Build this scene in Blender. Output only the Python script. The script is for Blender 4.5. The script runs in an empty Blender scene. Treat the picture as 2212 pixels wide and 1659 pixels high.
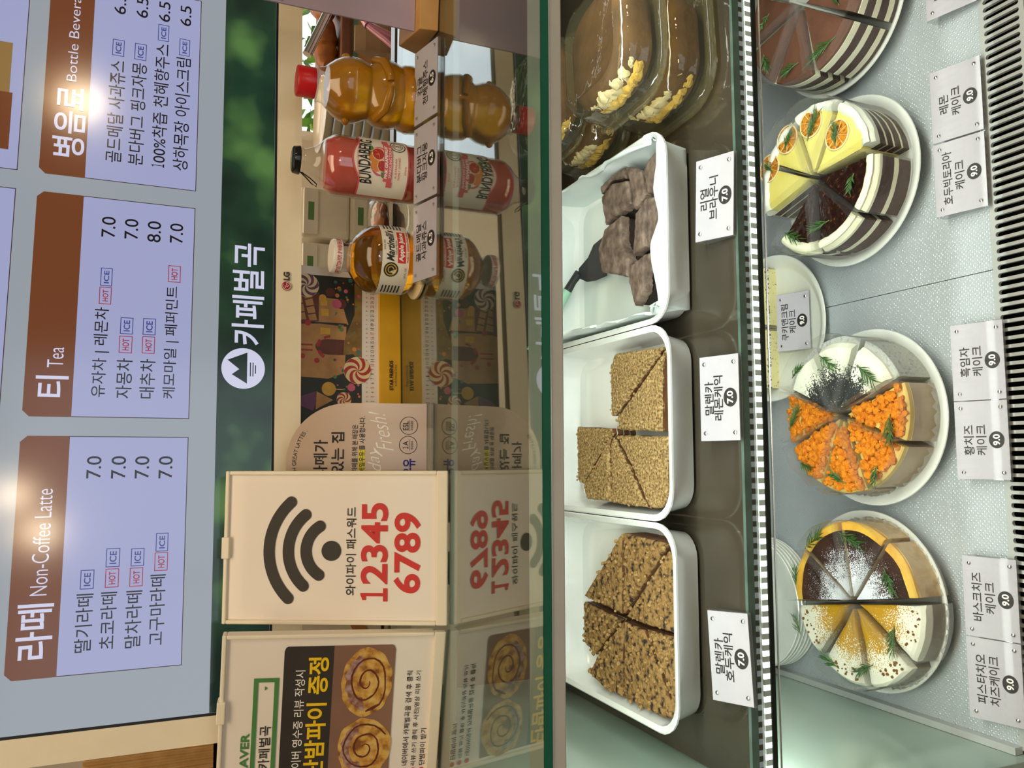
import bpy, bmesh, math, random
from mathutils import Vector, Matrix, noise
R = math.radians
T = 1.15            # height of the counter glass above the floor
SH = -.235          # upper shelf, below the glass
DK = -.56           # lower deck, below the glass
rnd = random.Random(7)
scn = bpy.context.scene
COL = scn.collection

# ------------------------------------------------------------ camera, world, lights
cam = bpy.data.objects.new('camera', bpy.data.cameras.new('camera')); COL.objects.link(cam)
rt, dn, fw = Vector((.995789, -.084889, .034619)), Vector((-.002046, -.398105, -.917338)), Vector((.091654, .913404, -.396602))
cam.matrix_world = Matrix(((dn.x, rt.x, -fw.x, 0), (dn.y, rt.y, -fw.y, 0), (dn.z, rt.z, -fw.z, T + .28), (0, 0, 0, 1)))
cam.data.sensor_width = 36; cam.data.lens = 28.807; cam.data.clip_start = .02
scn.camera = cam
w = bpy.data.worlds.new('world'); scn.world = w; w.use_nodes = True
wn = w.node_tree.nodes; bgn = wn['Background']
bgn.inputs[0].default_value = (.86, .93, 1, 1); bgn.inputs[1].default_value = 1.6
scn.view_settings.view_transform = 'Standard'; scn.view_settings.look = 'None'
scn.view_settings.exposure = 0.0; scn.view_settings.gamma = 1
scn.cycles.max_bounces = 14; scn.cycles.transparent_max_bounces = 40; scn.cycles.glossy_bounces = 5
scn.cycles.transmission_bounces = 8; scn.cycles.caustics_reflective = False; scn.cycles.caustics_refractive = False
scn.cycles.sample_clamp_indirect = 4; scn.cycles.use_denoising = True

def area(name, loc, rot, sx, sy, power, col):
    l = bpy.data.lights.new(name, 'AREA'); l.shape = 'RECTANGLE'; l.size = sx; l.size_y = sy
    l.energy = power; l.color = col
    o = bpy.data.objects.new(name, l); COL.objects.link(o); o.location = loc; o.rotation_euler = rot
    return o
COOL = (.93, 1, .93); WARM = (1, .78, .52)
# lamps: the two strips inside the case, a warm ceiling row and the kitchen light
area('case_top_lamp', (.2, .612, T - .03), (R(28), 0, 0), 1.0, .02, 2.5, COOL)
area('shelf_lamp', (.2, .652, T - .272), (R(52), 0, 0), 1.0, .02, 2.9, COOL)
area('ceiling_lamp', (.1, .1, T + 1.35), (R(14), 0, 0), 1.6, .5, 13.5, WARM)
area('kitchen_lamp', (.6, 1.9, T + 1.3), (0, 0, 0), 1.5, .8, 22, (1, .82, .6))

# ------------------------------------------------------------ materials
def H(h):
    h = h.lstrip('#'); c = [int(h[i:i + 2], 16) / 255 for i in (0, 2, 4)]
    return tuple(x / 12.92 if x <= .04045 else ((x + .055) / 1.055) ** 2.4 for x in c) + (1,)
def newmat(name):
    m = bpy.data.materials.new(name); m.use_nodes = True
    return m, m.node_tree.nodes, m.node_tree.links
def mat(name, c1, c2=None, rough=.5, metal=0, spec=.5, scale=40, bump=0, bscale=200, emit=0, trans=0, ior=1.45, coat=0, sss=0, detail=3, lo=.35, hi=.65, c3=None):
    m, n, l = newmat(name); b = n['Principled BSDF']
    tc = n.new('ShaderNodeTexCoord'); c1 = H(c1); c2 = H(c2) if c2 else tuple(x * .93 for x in c1[:3]) + (1,)
    nz = n.new('ShaderNodeTexNoise'); nz.inputs['Scale'].default_value = scale; nz.inputs['Detail'].default_value = detail
    l.new(tc.outputs['Object'], nz.inputs['Vector'])
    rp = n.new('ShaderNodeValToRGB'); rp.color_ramp.elements[0].position = lo; rp.color_ramp.elements[1].position = hi
    rp.color_ramp.elements[0].color = c1; rp.color_ramp.elements[1].color = c2
    if c3: e = rp.color_ramp.elements.new((lo + hi) / 2); e.color = H(c3)
    l.new(nz.outputs['Fac'], rp.inputs['Fac']); l.new(rp.outputs['Color'], b.inputs['Base Color'])
    b.inputs['Roughness'].default_value = rough; b.inputs['Metallic'].default_value = metal
    b.inputs['Specular IOR Level'].default_value = spec; b.inputs['IOR'].default_value = ior
    b.inputs['Transmission Weight'].default_value = trans; b.inputs['Coat Weight'].default_value = coat
    b.inputs['Coat Roughness'].default_value = .05
    if sss: b.inputs['Subsurface Weight'].default_value = sss; b.inputs['Subsurface Scale'].default_value = .004
    if emit:
        l.new(rp.outputs['Color'], b.inputs['Emission Color']); b.inputs['Emission Strength'].default_value = emit
    if bump:
        nb = n.new('ShaderNodeTexNoise'); nb.inputs['Scale'].default_value = bscale; nb.inputs['Detail'].default_value = 4
        l.new(tc.outputs['Object'], nb.inputs['Vector'])
        bp = n.new('ShaderNodeBump'); bp.inputs['Strength'].default_value = bump; bp.inputs['Distance'].default_value = .002
        l.new(nb.outputs['Fac'], bp.inputs['Height']); l.new(bp.outputs['Normal'], b.inputs['Normal'])
    return m
def glow(name, col, k):                                   # a lit piece of a screen behind its cover glass
    m, n, l = newmat(name); b = n['Principled BSDF']
    nz = n.new('ShaderNodeTexNoise'); nz.inputs['Scale'].default_value = 3
    rp = n.new('ShaderNodeValToRGB'); c = H(col)
    rp.color_ramp.elements[0].color = tuple(x * .94 for x in c[:3]) + (1,); rp.color_ramp.elements[1].color = c
    tc = n.new('ShaderNodeTexCoord'); l.new(tc.outputs['Object'], nz.inputs['Vector']); l.new(nz.outputs['Fac'], rp.inputs['Fac'])
    b.inputs['Base Color'].default_value = (.004, .004, .005, 1); b.inputs['Roughness'].default_value = .12
    l.new(rp.outputs['Color'], b.inputs['Emission Color']); b.inputs['Emission Strength'].default_value = k
    return m
def thin(name, tint=(1, 1, 1), rough=.02, haze=0, hcol=(1, 1, 1), ior=1.45, wob=0, k=1.0):   # thin clear sheet: lets light through, mirrors by Fresnel
    m, n, l = newmat(name); n.remove(n['Principled BSDF']); out = n['Material Output']
    tr = n.new('ShaderNodeBsdfTransparent'); tr.inputs[0].default_value = tuple(tint) + (1,)
    gl = n.new('ShaderNodeBsdfGlossy'); gl.inputs['Roughness'].default_value = rough
    fr = n.new('ShaderNodeFresnel'); ge = n.new('ShaderNodeNewGeometry'); iv = n.new('ShaderNodeMix'); iv.inputs[2].default_value = ior; iv.inputs[3].default_value = 1 / ior
    l.new(ge.outputs['Backfacing'], iv.inputs[0]); l.new(iv.outputs[0], fr.inputs['IOR'])
    base = tr
    if haze:
        df = n.new('ShaderNodeBsdfDiffuse'); df.inputs[0].default_value = tuple(hcol) + (1,)
        mx = n.new('ShaderNodeMixShader'); mx.inputs[0].default_value = haze
        l.new(tr.outputs[0], mx.inputs[1]); l.new(df.outputs[0], mx.inputs[2]); base = mx
    mu = n.new('ShaderNodeMath'); mu.operation = 'MULTIPLY'; mu.inputs[1].default_value = k; mu.use_clamp = True
    l.new(fr.outputs[0], mu.inputs[0])
    m2 = n.new('ShaderNodeMixShader'); l.new(mu.outputs[0], m2.inputs[0]); l.new(base.outputs[0], m2.inputs[1]); l.new(gl.outputs[0], m2.inputs[2])
    tc = n.new('ShaderNodeTexCoord'); nz = n.new('ShaderNodeTexNoise'); nz.inputs['Scale'].default_value = 60
    l.new(tc.outputs['Object'], nz.inputs['Vector'])
    if wob:
        bp = n.new('ShaderNodeBump'); bp.inputs['Strength'].default_value = wob; bp.inputs['Distance'].default_value = .004
        l.new(nz.outputs['Fac'], bp.inputs['Height']); l.new(bp.outputs['Normal'], gl.inputs['Normal']); l.new(bp.outputs['Normal'], fr.inputs['Normal'])
    l.new(m2.outputs[0], out.inputs['Surface'])
    return m

M_ = {}
def D(k, *a, **kw): M_[k] = mat(k, *a, **kw)
D('plaster', '#cfc4b0', '#c6baa4', rough=.8, scale=6, bump=.1)
D('ceil', '#d9d2c4', rough=.9); D('tile', '#6d6459', '#5d554b', rough=.6, scale=4)
D('steel', '#c4c6c2', '#d0d2ce', rough=.32, metal=.3, scale=12, bump=.03, bscale=60)
D('rail', '#cfcfc6', '#d6d6cc', rough=.4, metal=.25, scale=20)
D('rear_rail', '#5d5c50', '#666558', rough=.4); D('white_gloss', '#eef2ee', '#f3f6f2', rough=.12, coat=.5); D('enamel', '#f1f5f2', '#edf2ef', rough=.1, coat=.6)
D('wall_paint', '#a9bdb0', '#9db3a5', rough=.25, scale=5, coat=.4)
D('rear_dark', '#4f4a3c', '#443f33', rough=.25, scale=6, coat=.5)
D('black', '#17191a', '#101112', rough=.5); D('black_gloss', '#141414', rough=.15)
D('shelf_glass', '#463f33', '#3a352b', rough=.09, scale=8, coat=.7)
D('cream_plastic', '#efe3c4', '#ebdfc0', rough=.35); D('stand_white', '#f4ead2', '#f1e7cf', rough=.4)
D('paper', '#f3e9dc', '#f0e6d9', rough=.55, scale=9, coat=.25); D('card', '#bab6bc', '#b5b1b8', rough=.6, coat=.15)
D('ink', '#26221f', '#1f1c1a', rough=.6); D('red_ink', '#d2322c', '#cb2f2a', rough=.55); D('blue_ink', '#1f2b8f', rough=.6)
D('green_ink', '#4f8a4a', '#4a8546', rough=.6); D('yellow_ink', '#f6cd1c', '#f2c818', rough=.6); D('white_ink', '#fbf7ee', rough=.6)
D('charcoal_ink', '#37322c', '#332e29', rough=.6); D('highlight', '#e3d23c', rough=.6); D('photo_brown', '#8f6b58', '#7d5c4b', rough=.5, scale=8)
D('sign_tan', '#c4aa92', '#bfa58d', rough=.25, scale=4, coat=.5)
D('wood', '#c99a5c', '#b98749', rough=.5, scale=20); D('cal_yellow', '#e2ad12', '#dba60e', rough=.5)
D('cal_dark', '#2a2a22', '#1c211c', rough=.5, scale=25); D('art_tan', '#c9955a', '#b98348', rough=.5, scale=60); D('art_brown', '#5e2c1c', '#6d3522', rough=.5, scale=60)
D('art_red', '#b6302c', rough=.5); D('art_cream', '#eed9a4', rough=.5); D('art_pink', '#d3607c', rough=.5); D('art_yellow', '#e9b53a', '#d9a02c', rough=.5, scale=80)
D('art_green', '#5d8a4e', rough=.5); D('art_teal', '#3d7a72', rough=.5); D('art_orange', '#dc8636', rough=.5); D('art_purple', '#76406a', '#693860', rough=.5); D('art_path', '#9a7a36', '#7a5a28', rough=.5, scale=50)
D('plate', '#eceee6', '#e6e9e0', rough=.18, coat=.4); D('saucer', '#d8cdb6', '#cfc4ad', rough=.3, coat=.3)
D('rosemary', '#264d1e', '#45702f', rough=.5, scale=300); D('stem', '#6d7a45', rough=.6)
D('sponge_dark', '#3a2119', '#4d2c20', rough=.85, scale=150, bump=.6, bscale=500); D('sponge_light', '#f2e08e', '#e8cf74', rough=.85, scale=150, bump=.5, bscale=500)
D('cream', '#f7f4d6', '#f3efcd', rough=.45, scale=30, sss=.1, bump=.15, bscale=90); D('cream_white', '#f4f5e4', '#ecefdc', rough=.5, scale=30, sss=.1, bump=.15, bscale=90)
D('lemon_top', '#f4e684', '#f0de70', rough=.3, scale=25, coat=.3); D('lemon_side', '#f3e79a', '#ead979', rough=.6)
D('cocoa', '#6f4631', '#5e3a28', rough=.8, scale=40, bump=.3, bscale=300, lo=.3, hi=.7)
D('choc_nut', '#1f0e0a', '#7a4a28', rough=.2, scale=190, bump=.9, bscale=150, coat=.5, c3='#2e1610', lo=.4, hi=.8)
D('crumb_orange', '#f09212', '#d9780a', rough=.8, scale=160, bump=.9, bscale=600, sss=.1)
D('cheese', '#f0d27a', '#e5bd5c', rough=.5, scale=40, sss=.1); D('cheese_wrap', '#b9a184', '#c9b69b', rough=.5, scale=25, coat=.3)
D('basque', '#2e1a12', '#41251a', rough=.45, scale=60, coat=.3); D('basque_side', '#d9b684', '#c79c62', rough=.55, scale=40, c3='#e0c79c'); D('basque_rim', '#f0c552', '#e3a63c', rough=.5, scale=50)
D('sesame_side', '#a8aaa2', '#8d908a', rough=.7, scale=220, c3='#c9cbc2', lo=.25, hi=.75); D('sesame', '#2b2d2a', '#3a3c38', rough=.8, scale=400)
D('sugar', '#f0f2f6', rough=.9); D('pistachio', '#c79a22', '#a8801a', rough=.8, scale=200, c3='#d8b23a'); D('pist_dark', '#8a5a1e', '#5f3a16', rough=.8, scale=200)
D('pist_side', '#8e8272', '#9b8f7e', rough=.5, scale=30, coat=.3)
D('walnut_crust', '#957443', '#241c1a', rough=.85, scale=150, bump=1, bscale=300, detail=5, lo=.44, hi=.63, c3='#7c5d31'); D('crust', '#5c4526', '#b79c68', rough=.9, scale=380, bump=1, bscale=330, detail=4, c3='#94784a', lo=.34, hi=.64)
D('nut', '#a3844f', '#8a693c', rough=.7, scale=200); D('honey_side', '#5d3a22', '#6f482a', rough=.7, scale=60)
D('brownie', '#483931', '#8a776a', rough=.7, scale=80, bump=.6, bscale=230, lo=.28, hi=.7, c3='#6a594e'); D('brownie_in', '#1f1310', '#2a1a15', rough=.9, scale=120, bump=.7, bscale=200)
D('parchment', '#e4ecea', '#dbe5e3', rough=.6, scale=14); D('spatula_black', '#2c2f31', '#25282a', rough=.5); D('mint', '#9fd0b4', rough=.4)
D('bread_cocoa', '#6a4a2a', '#4c331c', rough=.9, spec=.2, scale=38, bump=.5, bscale=150, lo=.3, hi=.7); D('bread_yellow', '#c9a347', '#dcbc62', rough=.85, scale=120, bump=.7, bscale=350); D('bread_cream', '#dccfae', rough=.6, bump=.4)
D('dried_flesh', '#c06a14', '#8e4a10', rough=.4, scale=160, c3='#e09a30', coat=.2); D('dried_rind', '#f0dfae', '#e8d092', rough=.6)
D('cap_red', '#cc1a1e', '#c4161a', rough=.3); D('cap_white', '#e8e2d6', rough=.3, coat=.3); D('label_cream', '#efe6d2', rough=.45); D('label_pink', '#d9686a', '#cf5a5e', rough=.45)
D('juice_orange', '#e8a210', '#de9208', rough=.25, scale=20, coat=.3, trans=.6, ior=1.33); D('soda_pink', '#c8594c', '#be4f44', rough=.15, scale=15, coat=.7, sss=.2)
D('apple', '#e39a1c', '#dd9014', rough=.02, trans=.92, ior=1.33, scale=8); D('leaf', '#8fb53a', '#b7d04a', rough=.6, scale=12, c3='#6a9a34')
D('kraft', '#cda468', '#c0965a', rough=.8, scale=50); D('cup_brown', '#7a4a2e', rough=.5); D('dark_green', '#1c332b', rough=.5)
D('crust_bread', '#a5601f', '#7d4212', rough=.5, scale=30, bump=.4, bscale=120); D('pink_plastic', '#c37f96', '#b9738b', rough=.25, coat=.4); D('paper_bag', '#8d7152', '#7f6447', rough=.8, scale=20)
D('lavender', '#b89aa6', '#8f8a9c', rough=.5, scale=5); D('box_white', '#ece4d4', '#e6ddcb', rough=.4); D('counter', '#8b8f86', '#7f837a', rough=.35, scale=10)
D('tan_wood', '#c7935a', '#b58048', rough=.5, scale=18); D('screw', '#d9d9d6', '#c8c8c4', rough=.2, metal=1)
D('glass_edge', '#1c5f4c', '#247058', rough=.1, scale=10, coat=.6); D('seam', '#55595a', rough=.6)
D('tan_side', '#b98a4e', '#ad7e43', rough=.5); D('lg_red', '#a5152f', rough=.4); D('lg_grey', '#3a3634', rough=.4)
D('gasket', '#141c18', '#1b2620', rough=.3, coat=.3); D('clear_edge', '#4f6258', '#5d7268', rough=.15, coat=.5); D('tub_gold', '#b59a52', '#a88c46', rough=.25, coat=.4)
M_['glass'] = thin('clear_glass', (.97, .99, .975)); M_['top_glass'] = thin('counter_glass', (.9, .97, .94), ior=1.62, k=1.55)
M_['acrylic'] = thin('acrylic', (.93, .94, .94), haze=.06); M_['film'] = thin('film', (.975, .975, .965), rough=.08, haze=.035, wob=.5, k=1.2); M_['pet'] = thin('pet', (.95, .92, .80), rough=.04, haze=.03, hcol=(.9, .85, .6), wob=.25, k=1.6)
M_['liner'] = thin('paper_liner', (.8, .79, .76), rough=.4, haze=.35)
M_['bottle'] = thin('bottle_glass', (.98, .98, .97), ior=1.5, k=1.2)
M_['scr_bg'] = glow('screen_grey', '#a6aeb6', .78); M_['scr_panel'] = glow('screen_lavender', '#b6bbe6', .72); M_['scr_brown'] = glow('screen_brown', '#7d4526', .75)
M_['scr_ink'] = glow('screen_ink', '#17131c', .5); M_['scr_white'] = glow('screen_white', '#dcdcf6', .85); M_['scr_line'] = glow('screen_line', '#4a2a2a', .6)
M_['scr_hot'] = glow('screen_hot', '#b8324a', .7); M_['scr_ice'] = glow('screen_ice', '#3a4a9e', .7); M_['scr_deep'] = glow('screen_green', '#24473a', .7); M_['scr_pic'] = glow('screen_food', '#b08a50', .6)
M_['roll_print'] = mat('roll_print', '#e0bd6c', '#8a5426', rough=.5, scale=90, detail=5, c3='#cf9a46'); M_['glaze_print'] = mat('glaze_print', '#8a5a44', '#b89a92', rough=.5, scale=130, detail=5, lo=.4, hi=.6)
M_['bulb'] = mat('bulb', '#ffd9a0', '#ffd39a', emit=9)
def _green():
    m = M_['scr_deep']; n = m.node_tree.nodes; rp = [x for x in n if x.type == 'VALTORGB'][0]; nz = [x for x in n if x.type == 'TEX_NOISE'][0]
    nz.inputs['Scale'].default_value = 11; nz.inputs['Detail'].default_value = 2.5
    e = rp.color_ramp.elements; e[0].position = .38; e[0].color = H('#0f2a22'); e[1].position = .72; e[1].color = H('#5f8a4a'); x = e.new(.55); x.color = H('#22452f')
_green()
def _led():
    m, n, l = newmat('led_diodes'); b = n['Principled BSDF']; tc = n.new('ShaderNodeTexCoord'); sp = n.new('ShaderNodeSeparateXYZ')
    mm = n.new('ShaderNodeMath'); mm.operation = 'PINGPONG'; mm.inputs[1].default_value = .0052
    gt = n.new('ShaderNodeMath'); gt.operation = 'GREATER_THAN'; gt.inputs[1].default_value = .0026
    l.new(tc.outputs['Object'], sp.inputs[0]); l.new(sp.outputs[0], mm.inputs[0]); l.new(mm.outputs[0], gt.inputs[0])
    mu = n.new('ShaderNodeMath'); mu.operation = 'MULTIPLY'; mu.inputs[1].default_value = 2.2; l.new(gt.outputs[0], mu.inputs[0])
    b.inputs['Base Color'].default_value = H('#c5d2cc'); b.inputs['Emission Color'].default_value = (.9, 1, .96, 1); b.inputs['Roughness'].default_value = .3
    l.new(mu.outputs[0], b.inputs['Emission Strength']); M_['led'] = m
_led()
def _dimple():
    m, n, l = newmat('dimpled_steel'); b = n['Principled BSDF']; tc = n.new('ShaderNodeTexCoord')
    v = n.new('ShaderNodeTexVoronoi'); v.inputs['Scale'].default_value = 265; v.inputs['Randomness'].default_value = .18
    mp = n.new('ShaderNodeMapping'); mp.inputs['Rotation'].default_value = (0, 0, R(45)); l.new(tc.outputs['Object'], mp.inputs[0]); l.new(mp.outputs[0], v.inputs['Vector'])
    rp = n.new('ShaderNodeMapRange'); rp.inputs[1].default_value = .12; rp.inputs[2].default_value = .38; rp.inputs[3].default_value = 1; rp.inputs[4].default_value = 0; l.new(v.outputs['Distance'], rp.inputs[0])
    bp = n.new('ShaderNodeBump'); bp.inputs['Strength'].default_value = .6; bp.inputs['Distance'].default_value = .0014
    l.new(rp.outputs[0], bp.inputs['Height']); l.new(bp.outputs[0], b.inputs['Normal'])
    b.inputs['Base Color'].default_value = H('#c9d0d4'); b.inputs['Metallic'].default_value = .35; b.inputs['Roughness'].default_value = .38; M_['dimple'] = m
_dimple()

# ------------------------------------------------------------ mesh helpers
class MB:
    def __init__(s): s.v = []; s.f = []; s.m = []
    def add(s, vs, fs, mi=0):
        o = len(s.v); s.v += [tuple(p) for p in vs]; s.f += [tuple(i + o for i in f) for f in fs]; s.m += [mi] * len(fs); return s
    def box(s, x0, x1, y0, y1, z0, z1, mi=0):
        return s.add([(x0, y0, z0), (x1, y0, z0), (x1, y1, z0), (x0, y1, z0), (x0, y0, z1), (x1, y0, z1), (x1, y1, z1), (x0, y1, z1)],
                     [(3, 2, 1, 0), (4, 5, 6, 7), (0, 1, 5, 4), (1, 2, 6, 5), (2, 3, 7, 6), (3, 0, 4, 7)], mi)
    def loft(s, loops, cap0=True, cap1=True, mi=0, closed=True):
        n = len(loops[0]); vs = [p for L in loops for p in L]; fs = []
        for i in range(len(loops) - 1):
            for j in range(n if closed else n - 1):
                k = (j + 1) % n; fs.append((i * n + j, i * n + k, (i + 1) * n + k, (i + 1) * n + j))
        if cap0: fs.append(tuple(range(n - 1, -1, -1)))
        if cap1: fs.append(tuple(range((len(loops) - 1) * n, len(loops) * n)))
        return s.add(vs, fs, mi)
    def lathe(s, prof, n=40, c=(0, 0, 0), cap0=True, cap1=True, mi=0, fn=None):
        L = []
        for r, z in prof:
            L.append([(c[0] + (r * (fn(2 * math.pi * j / n, z) if fn else 1)) * math.cos(2 * math.pi * j / n), c[1] + (r * (fn(2 * math.pi * j / n, z) if fn else 1)) * math.sin(2 * math.pi * j / n), c[2] + z) for j in range(n)])
        return s.loft(L, cap0, cap1, mi)
    def tube(s, pts, r, n=8, mi=0):
        pts = [Vector(p) for p in pts]; L = []
        for i, p in enumerate(pts):
            d = (pts[min(i + 1, len(pts) - 1)] - pts[max(i - 1, 0)]).normalized()
            a = d.cross(Vector((0, 0, 1)) if abs(d.z) < .9 else Vector((1, 0, 0))).normalized(); b = d.cross(a)
            rr = r[i] if isinstance(r, (list, tuple)) else r
            L.append([tuple(p + (a * math.cos(t) + b * math.sin(t)) * rr) for t in [2 * math.pi * j / n for j in range(n)]])
        return s.loft(L, True, True, mi)
    def flat(s, pts, y, mi=0):                                   # polygon in an upright local plane, facing -Y
        return s.add([(x, -y, z) for x, z in pts], [tuple(range(len(pts)))], mi)
    def rect(s, x0, z0, x1, z1, y, mi=0): return s.flat([(x0, z0), (x1, z0), (x1, z1), (x0, z1)], y, mi)
    def disc(s, x, z, r, y, n=28, mi=0, rz=None): return s.flat([(x + r * math.cos(2 * math.pi * j / n), z + (rz or r) * math.sin(2 * math.pi * j / n)) for j in range(n)], y, mi)
    def frame(s, x0, z0, x1, z1, t, y, mi=0):
        return s.rect(x0, z0, x1, z0 + t, y, mi).rect(x0, z1 - t, x1, z1, y, mi).rect(x0, z0 + t, x0 + t, z1 - t, y, mi).rect(x1 - t, z0 + t, x1, z1 - t, y, mi)
    def ring(s, x, z, r0, r1, y, a0=0, a1=360, n=36, mi=0):
        A = [R(a0 + (a1 - a0) * j / n) for j in range(n + 1)]
        vs = [(x + r * math.cos(a), -y, z + r * math.sin(a)) for a in A for r in (r0, r1)]
        return s.add(vs, [(2 * j, 2 * j + 1, 2 * j + 3, 2 * j + 2) for j in range(n)], mi)
    def blob(s, c, r, k=.25, seed=0, sq=1, mi=0):
        vs, fs = ICO; q = Vector((seed * 3.1, seed * 1.7, seed)); o = []
        for p in vs:
            d = 1 + k * noise.noise(Vector(p) * 1.6 + q); o.append((c[0] + p[0] * r * d, c[1] + p[1] * r * d, c[2] + p[2] * r * d * sq))
        return s.add(o, fs, mi)
def _ico():
    b = bmesh.new(); bmesh.ops.create_icosphere(b, subdivisions=2, radius=1)
    b.verts.index_update(); r = [tuple(v.co) for v in b.verts], [tuple(v.index for v in f.verts) for f in b.faces]; b.free(); return r
ICO = _ico()
def obj(name, mb, mats, parent=None, loc=None, rot=None, bev=0, smooth=False, label=None, kind=None, flip=True):
    me = bpy.data.meshes.new(name); me.from_pydata(mb.v, [], mb.f)
    for k in (mats if isinstance(mats, (list, tuple)) else [mats]): me.materials.append(M_[k])
    if any(mb.m): me.polygons.foreach_set('material_index', mb.m)
    if flip:
        b = bmesh.new(); b.from_mesh(me); bmesh.ops.recalc_face_normals(b, faces=b.faces); b.to_mesh(me); b.free()
    if smooth: me.polygons.foreach_set('use_smooth', [True] * len(me.polygons)); me.set_sharp_from_angle(angle=R(38))
    me.update()
    o = bpy.data.objects.new(name, me); COL.objects.link(o)
    if parent: o.parent = parent
    if loc: o.location = loc
    if rot: o.rotation_euler = rot
    if bev:
        m = o.modifiers.new('bevel', 'BEVEL'); m.width = bev; m.segments = 2; m.limit_method = 'ANGLE'
    if label: o['label'] = label
    if kind: o['kind'] = kind
    return o
def thing(name, label, cat, loc=(0, 0, 0), rot=(0, 0, 0), group=None):
    o = bpy.data.objects.new(name, None); COL.objects.link(o); o.empty_display_size = .02
    o.location = (loc[0], loc[1], loc[2] + T); o.rotation_euler = rot; o['label'] = label; o['category'] = cat
    if group: o['group'] = group
    return o
def tag_(o, label, cat, group=None):
    o['label'] = label; o['category'] = cat
    if group: o['group'] = group
    return o
def struct(name, mb, m, **k):
    o = obj(name, mb, m, **k); o['kind'] = 'structure'; return o
def rr(w, d, r, z, n=6, cx=0, cy=0):
    o = []
    for qx, qy, a in ((1, 1, 0), (-1, 1, 90), (-1, -1, 180), (1, -1, 270)):
        for j in range(n + 1):
            t = R(a + 90 * j / n); o.append((cx + qx * (w / 2 - r) + r * math.cos(t), cy + qy * (d / 2 - r) + r * math.sin(t), z))
    return o
_tc = {}
def glyphs(s, bold=0):
    if (s, bold) not in _tc:
        cu = bpy.data.curves.new('t', 'FONT'); cu.body = s; cu.size = 1; cu.resolution_u = 5; cu.offset = bold
        o = bpy.data.objects.new('t', cu); me = o.to_mesh()
        vs = [(v.co.x, v.co.y) for v in me.vertices]; fs = [tuple(p.vertices) for p in me.polygons]
        o.to_mesh_clear(); bpy.data.objects.remove(o); bpy.data.curves.remove(cu)
        _tc[(s, bold)] = vs, fs
    return _tc[(s, bold)]
def letters(name, items, off, m, parent, bold=0, warp=None, k=.001, shear=0, label=None):   # each item: text and the box it fills; one mesh a line
    out = []
    for it in items:
        s, x0, y0, x1, y1 = it[:5]; vs, fs = glyphs(s, it[5] if len(it) > 5 else bold)
        vs = [(a + shear * b, b) for a, b in vs]
        ax, bx = min(v[0] for v in vs), max(v[0] for v in vs); ay, by = min(v[1] for v in vs), max(v[1] for v in vs)
        P = [((x0 + (v[0] - ax) / (bx - ax + 1e-9) * (x1 - x0)) * k, (y0 + (v[1] - ay) / (by - ay + 1e-9) * (y1 - y0)) * k) for v in vs]
        mb = MB().add([warp(x, z) if warp else (x, -off, z) for x, z in P], fs)
        out.append(obj(name, mb, m, parent(it) if callable(parent) else parent, flip=False, label=label))
    return out

# ------------------------------------------------------------ the room
m = MB().box(-2.6, 3.4, -3.6, 3.2, -.05, 0); struct('floor', m, 'tile')
m = MB().box(-2.6, 3.4, -3.6, 3.2, 2.75, 2.8); struct('ceiling', m, 'ceil')
m = MB().box(-2.65, -2.6, -3.6, 3.2, 0, 2.75); struct('wall_left', m, 'plaster')
m = MB().box(3.4, 3.45, -3.6, 3.2, 0, 2.75); struct('wall_right', m, 'plaster')
m = MB().box(-2.6, 1.02, 2.6, 2.68, 0, 2.75).box(1.02, 3.4, 2.6, 2.68, 2.3, 2.75).box(2.6, 3.4, 2.6, 2.68, 0, 2.3); struct('wall_back', m, 'plaster')
m = MB().box(-2.6, -1.1, -3.6, -3.52, 0, 2.75).box(1.6, 3.4, -3.6, -3.52, 0, 2.75).box(-1.1, 1.6, -3.6, -3.52, 0, .5).box(-1.1, 1.6, -3.6, -3.52, 2.3, 2.75); struct('wall_front', m, 'plaster')
m = MB().box(1.02, 2.6, 2.62, 2.66, 0, .04).box(1.02, 1.06, 2.62, 2.66, .04, 2.3).box(1.62, 1.66, 2.62, 2.66, .04, 2.3).box(2.56, 2.6, 2.62, 2.66, .04, 2.3)
struct('window_1', m, 'box_white')
g = obj('window_pane', MB().add([(1.06, 2.64, .04), (2.56, 2.64, .04), (2.56, 2.64, 2.3), (1.06, 2.64, 2.3)], [(0, 1, 2, 3)]), 'glass'); g.parent = bpy.data.objects['window_1']
m = MB().box(-1.1, 1.6, -3.58, -3.54, .5, .56).box(-1.1, 1.6, -3.58, -3.54, 2.24, 2.3).box(.2, .26, -3.58, -3.54, .56, 2.24); struct('window_2', m, 'box_white')
# hedge outside the window
def hedge(nm, cx, cy, sx, sy, h, n, lab, z0=0):
    mb = MB(); r2 = random.Random(n)
    for i in range(n):
        c = Vector((cx + r2.uniform(-sx, sx), cy + r2.uniform(-sy, sy), z0 + r2.uniform(.05, h)))
        a = Vector((r2.uniform(-1, 1), r2.uniform(-1, 1), r2.uniform(-.6, 1))).normalized(); b = a.cross(Vector((r2.uniform(-1, 1), .3, .4))).normalized(); s = r2.uniform(.035, .07)
        mb.add([c - a * s, c + b * s * .45, c + a * s, c - b * s * .45], [(0, 1, 2, 3)])
    o = obj(nm, mb, 'leaf', flip=False); tag_(o, lab, 'shrub'); o['kind'] = 'stuff'; return o
hedge('leafy_shrub', 1.55, 3.05, .6, .14, 1.35, 800, 'bright green leafy shrub seen through the window behind the bottles')

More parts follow.
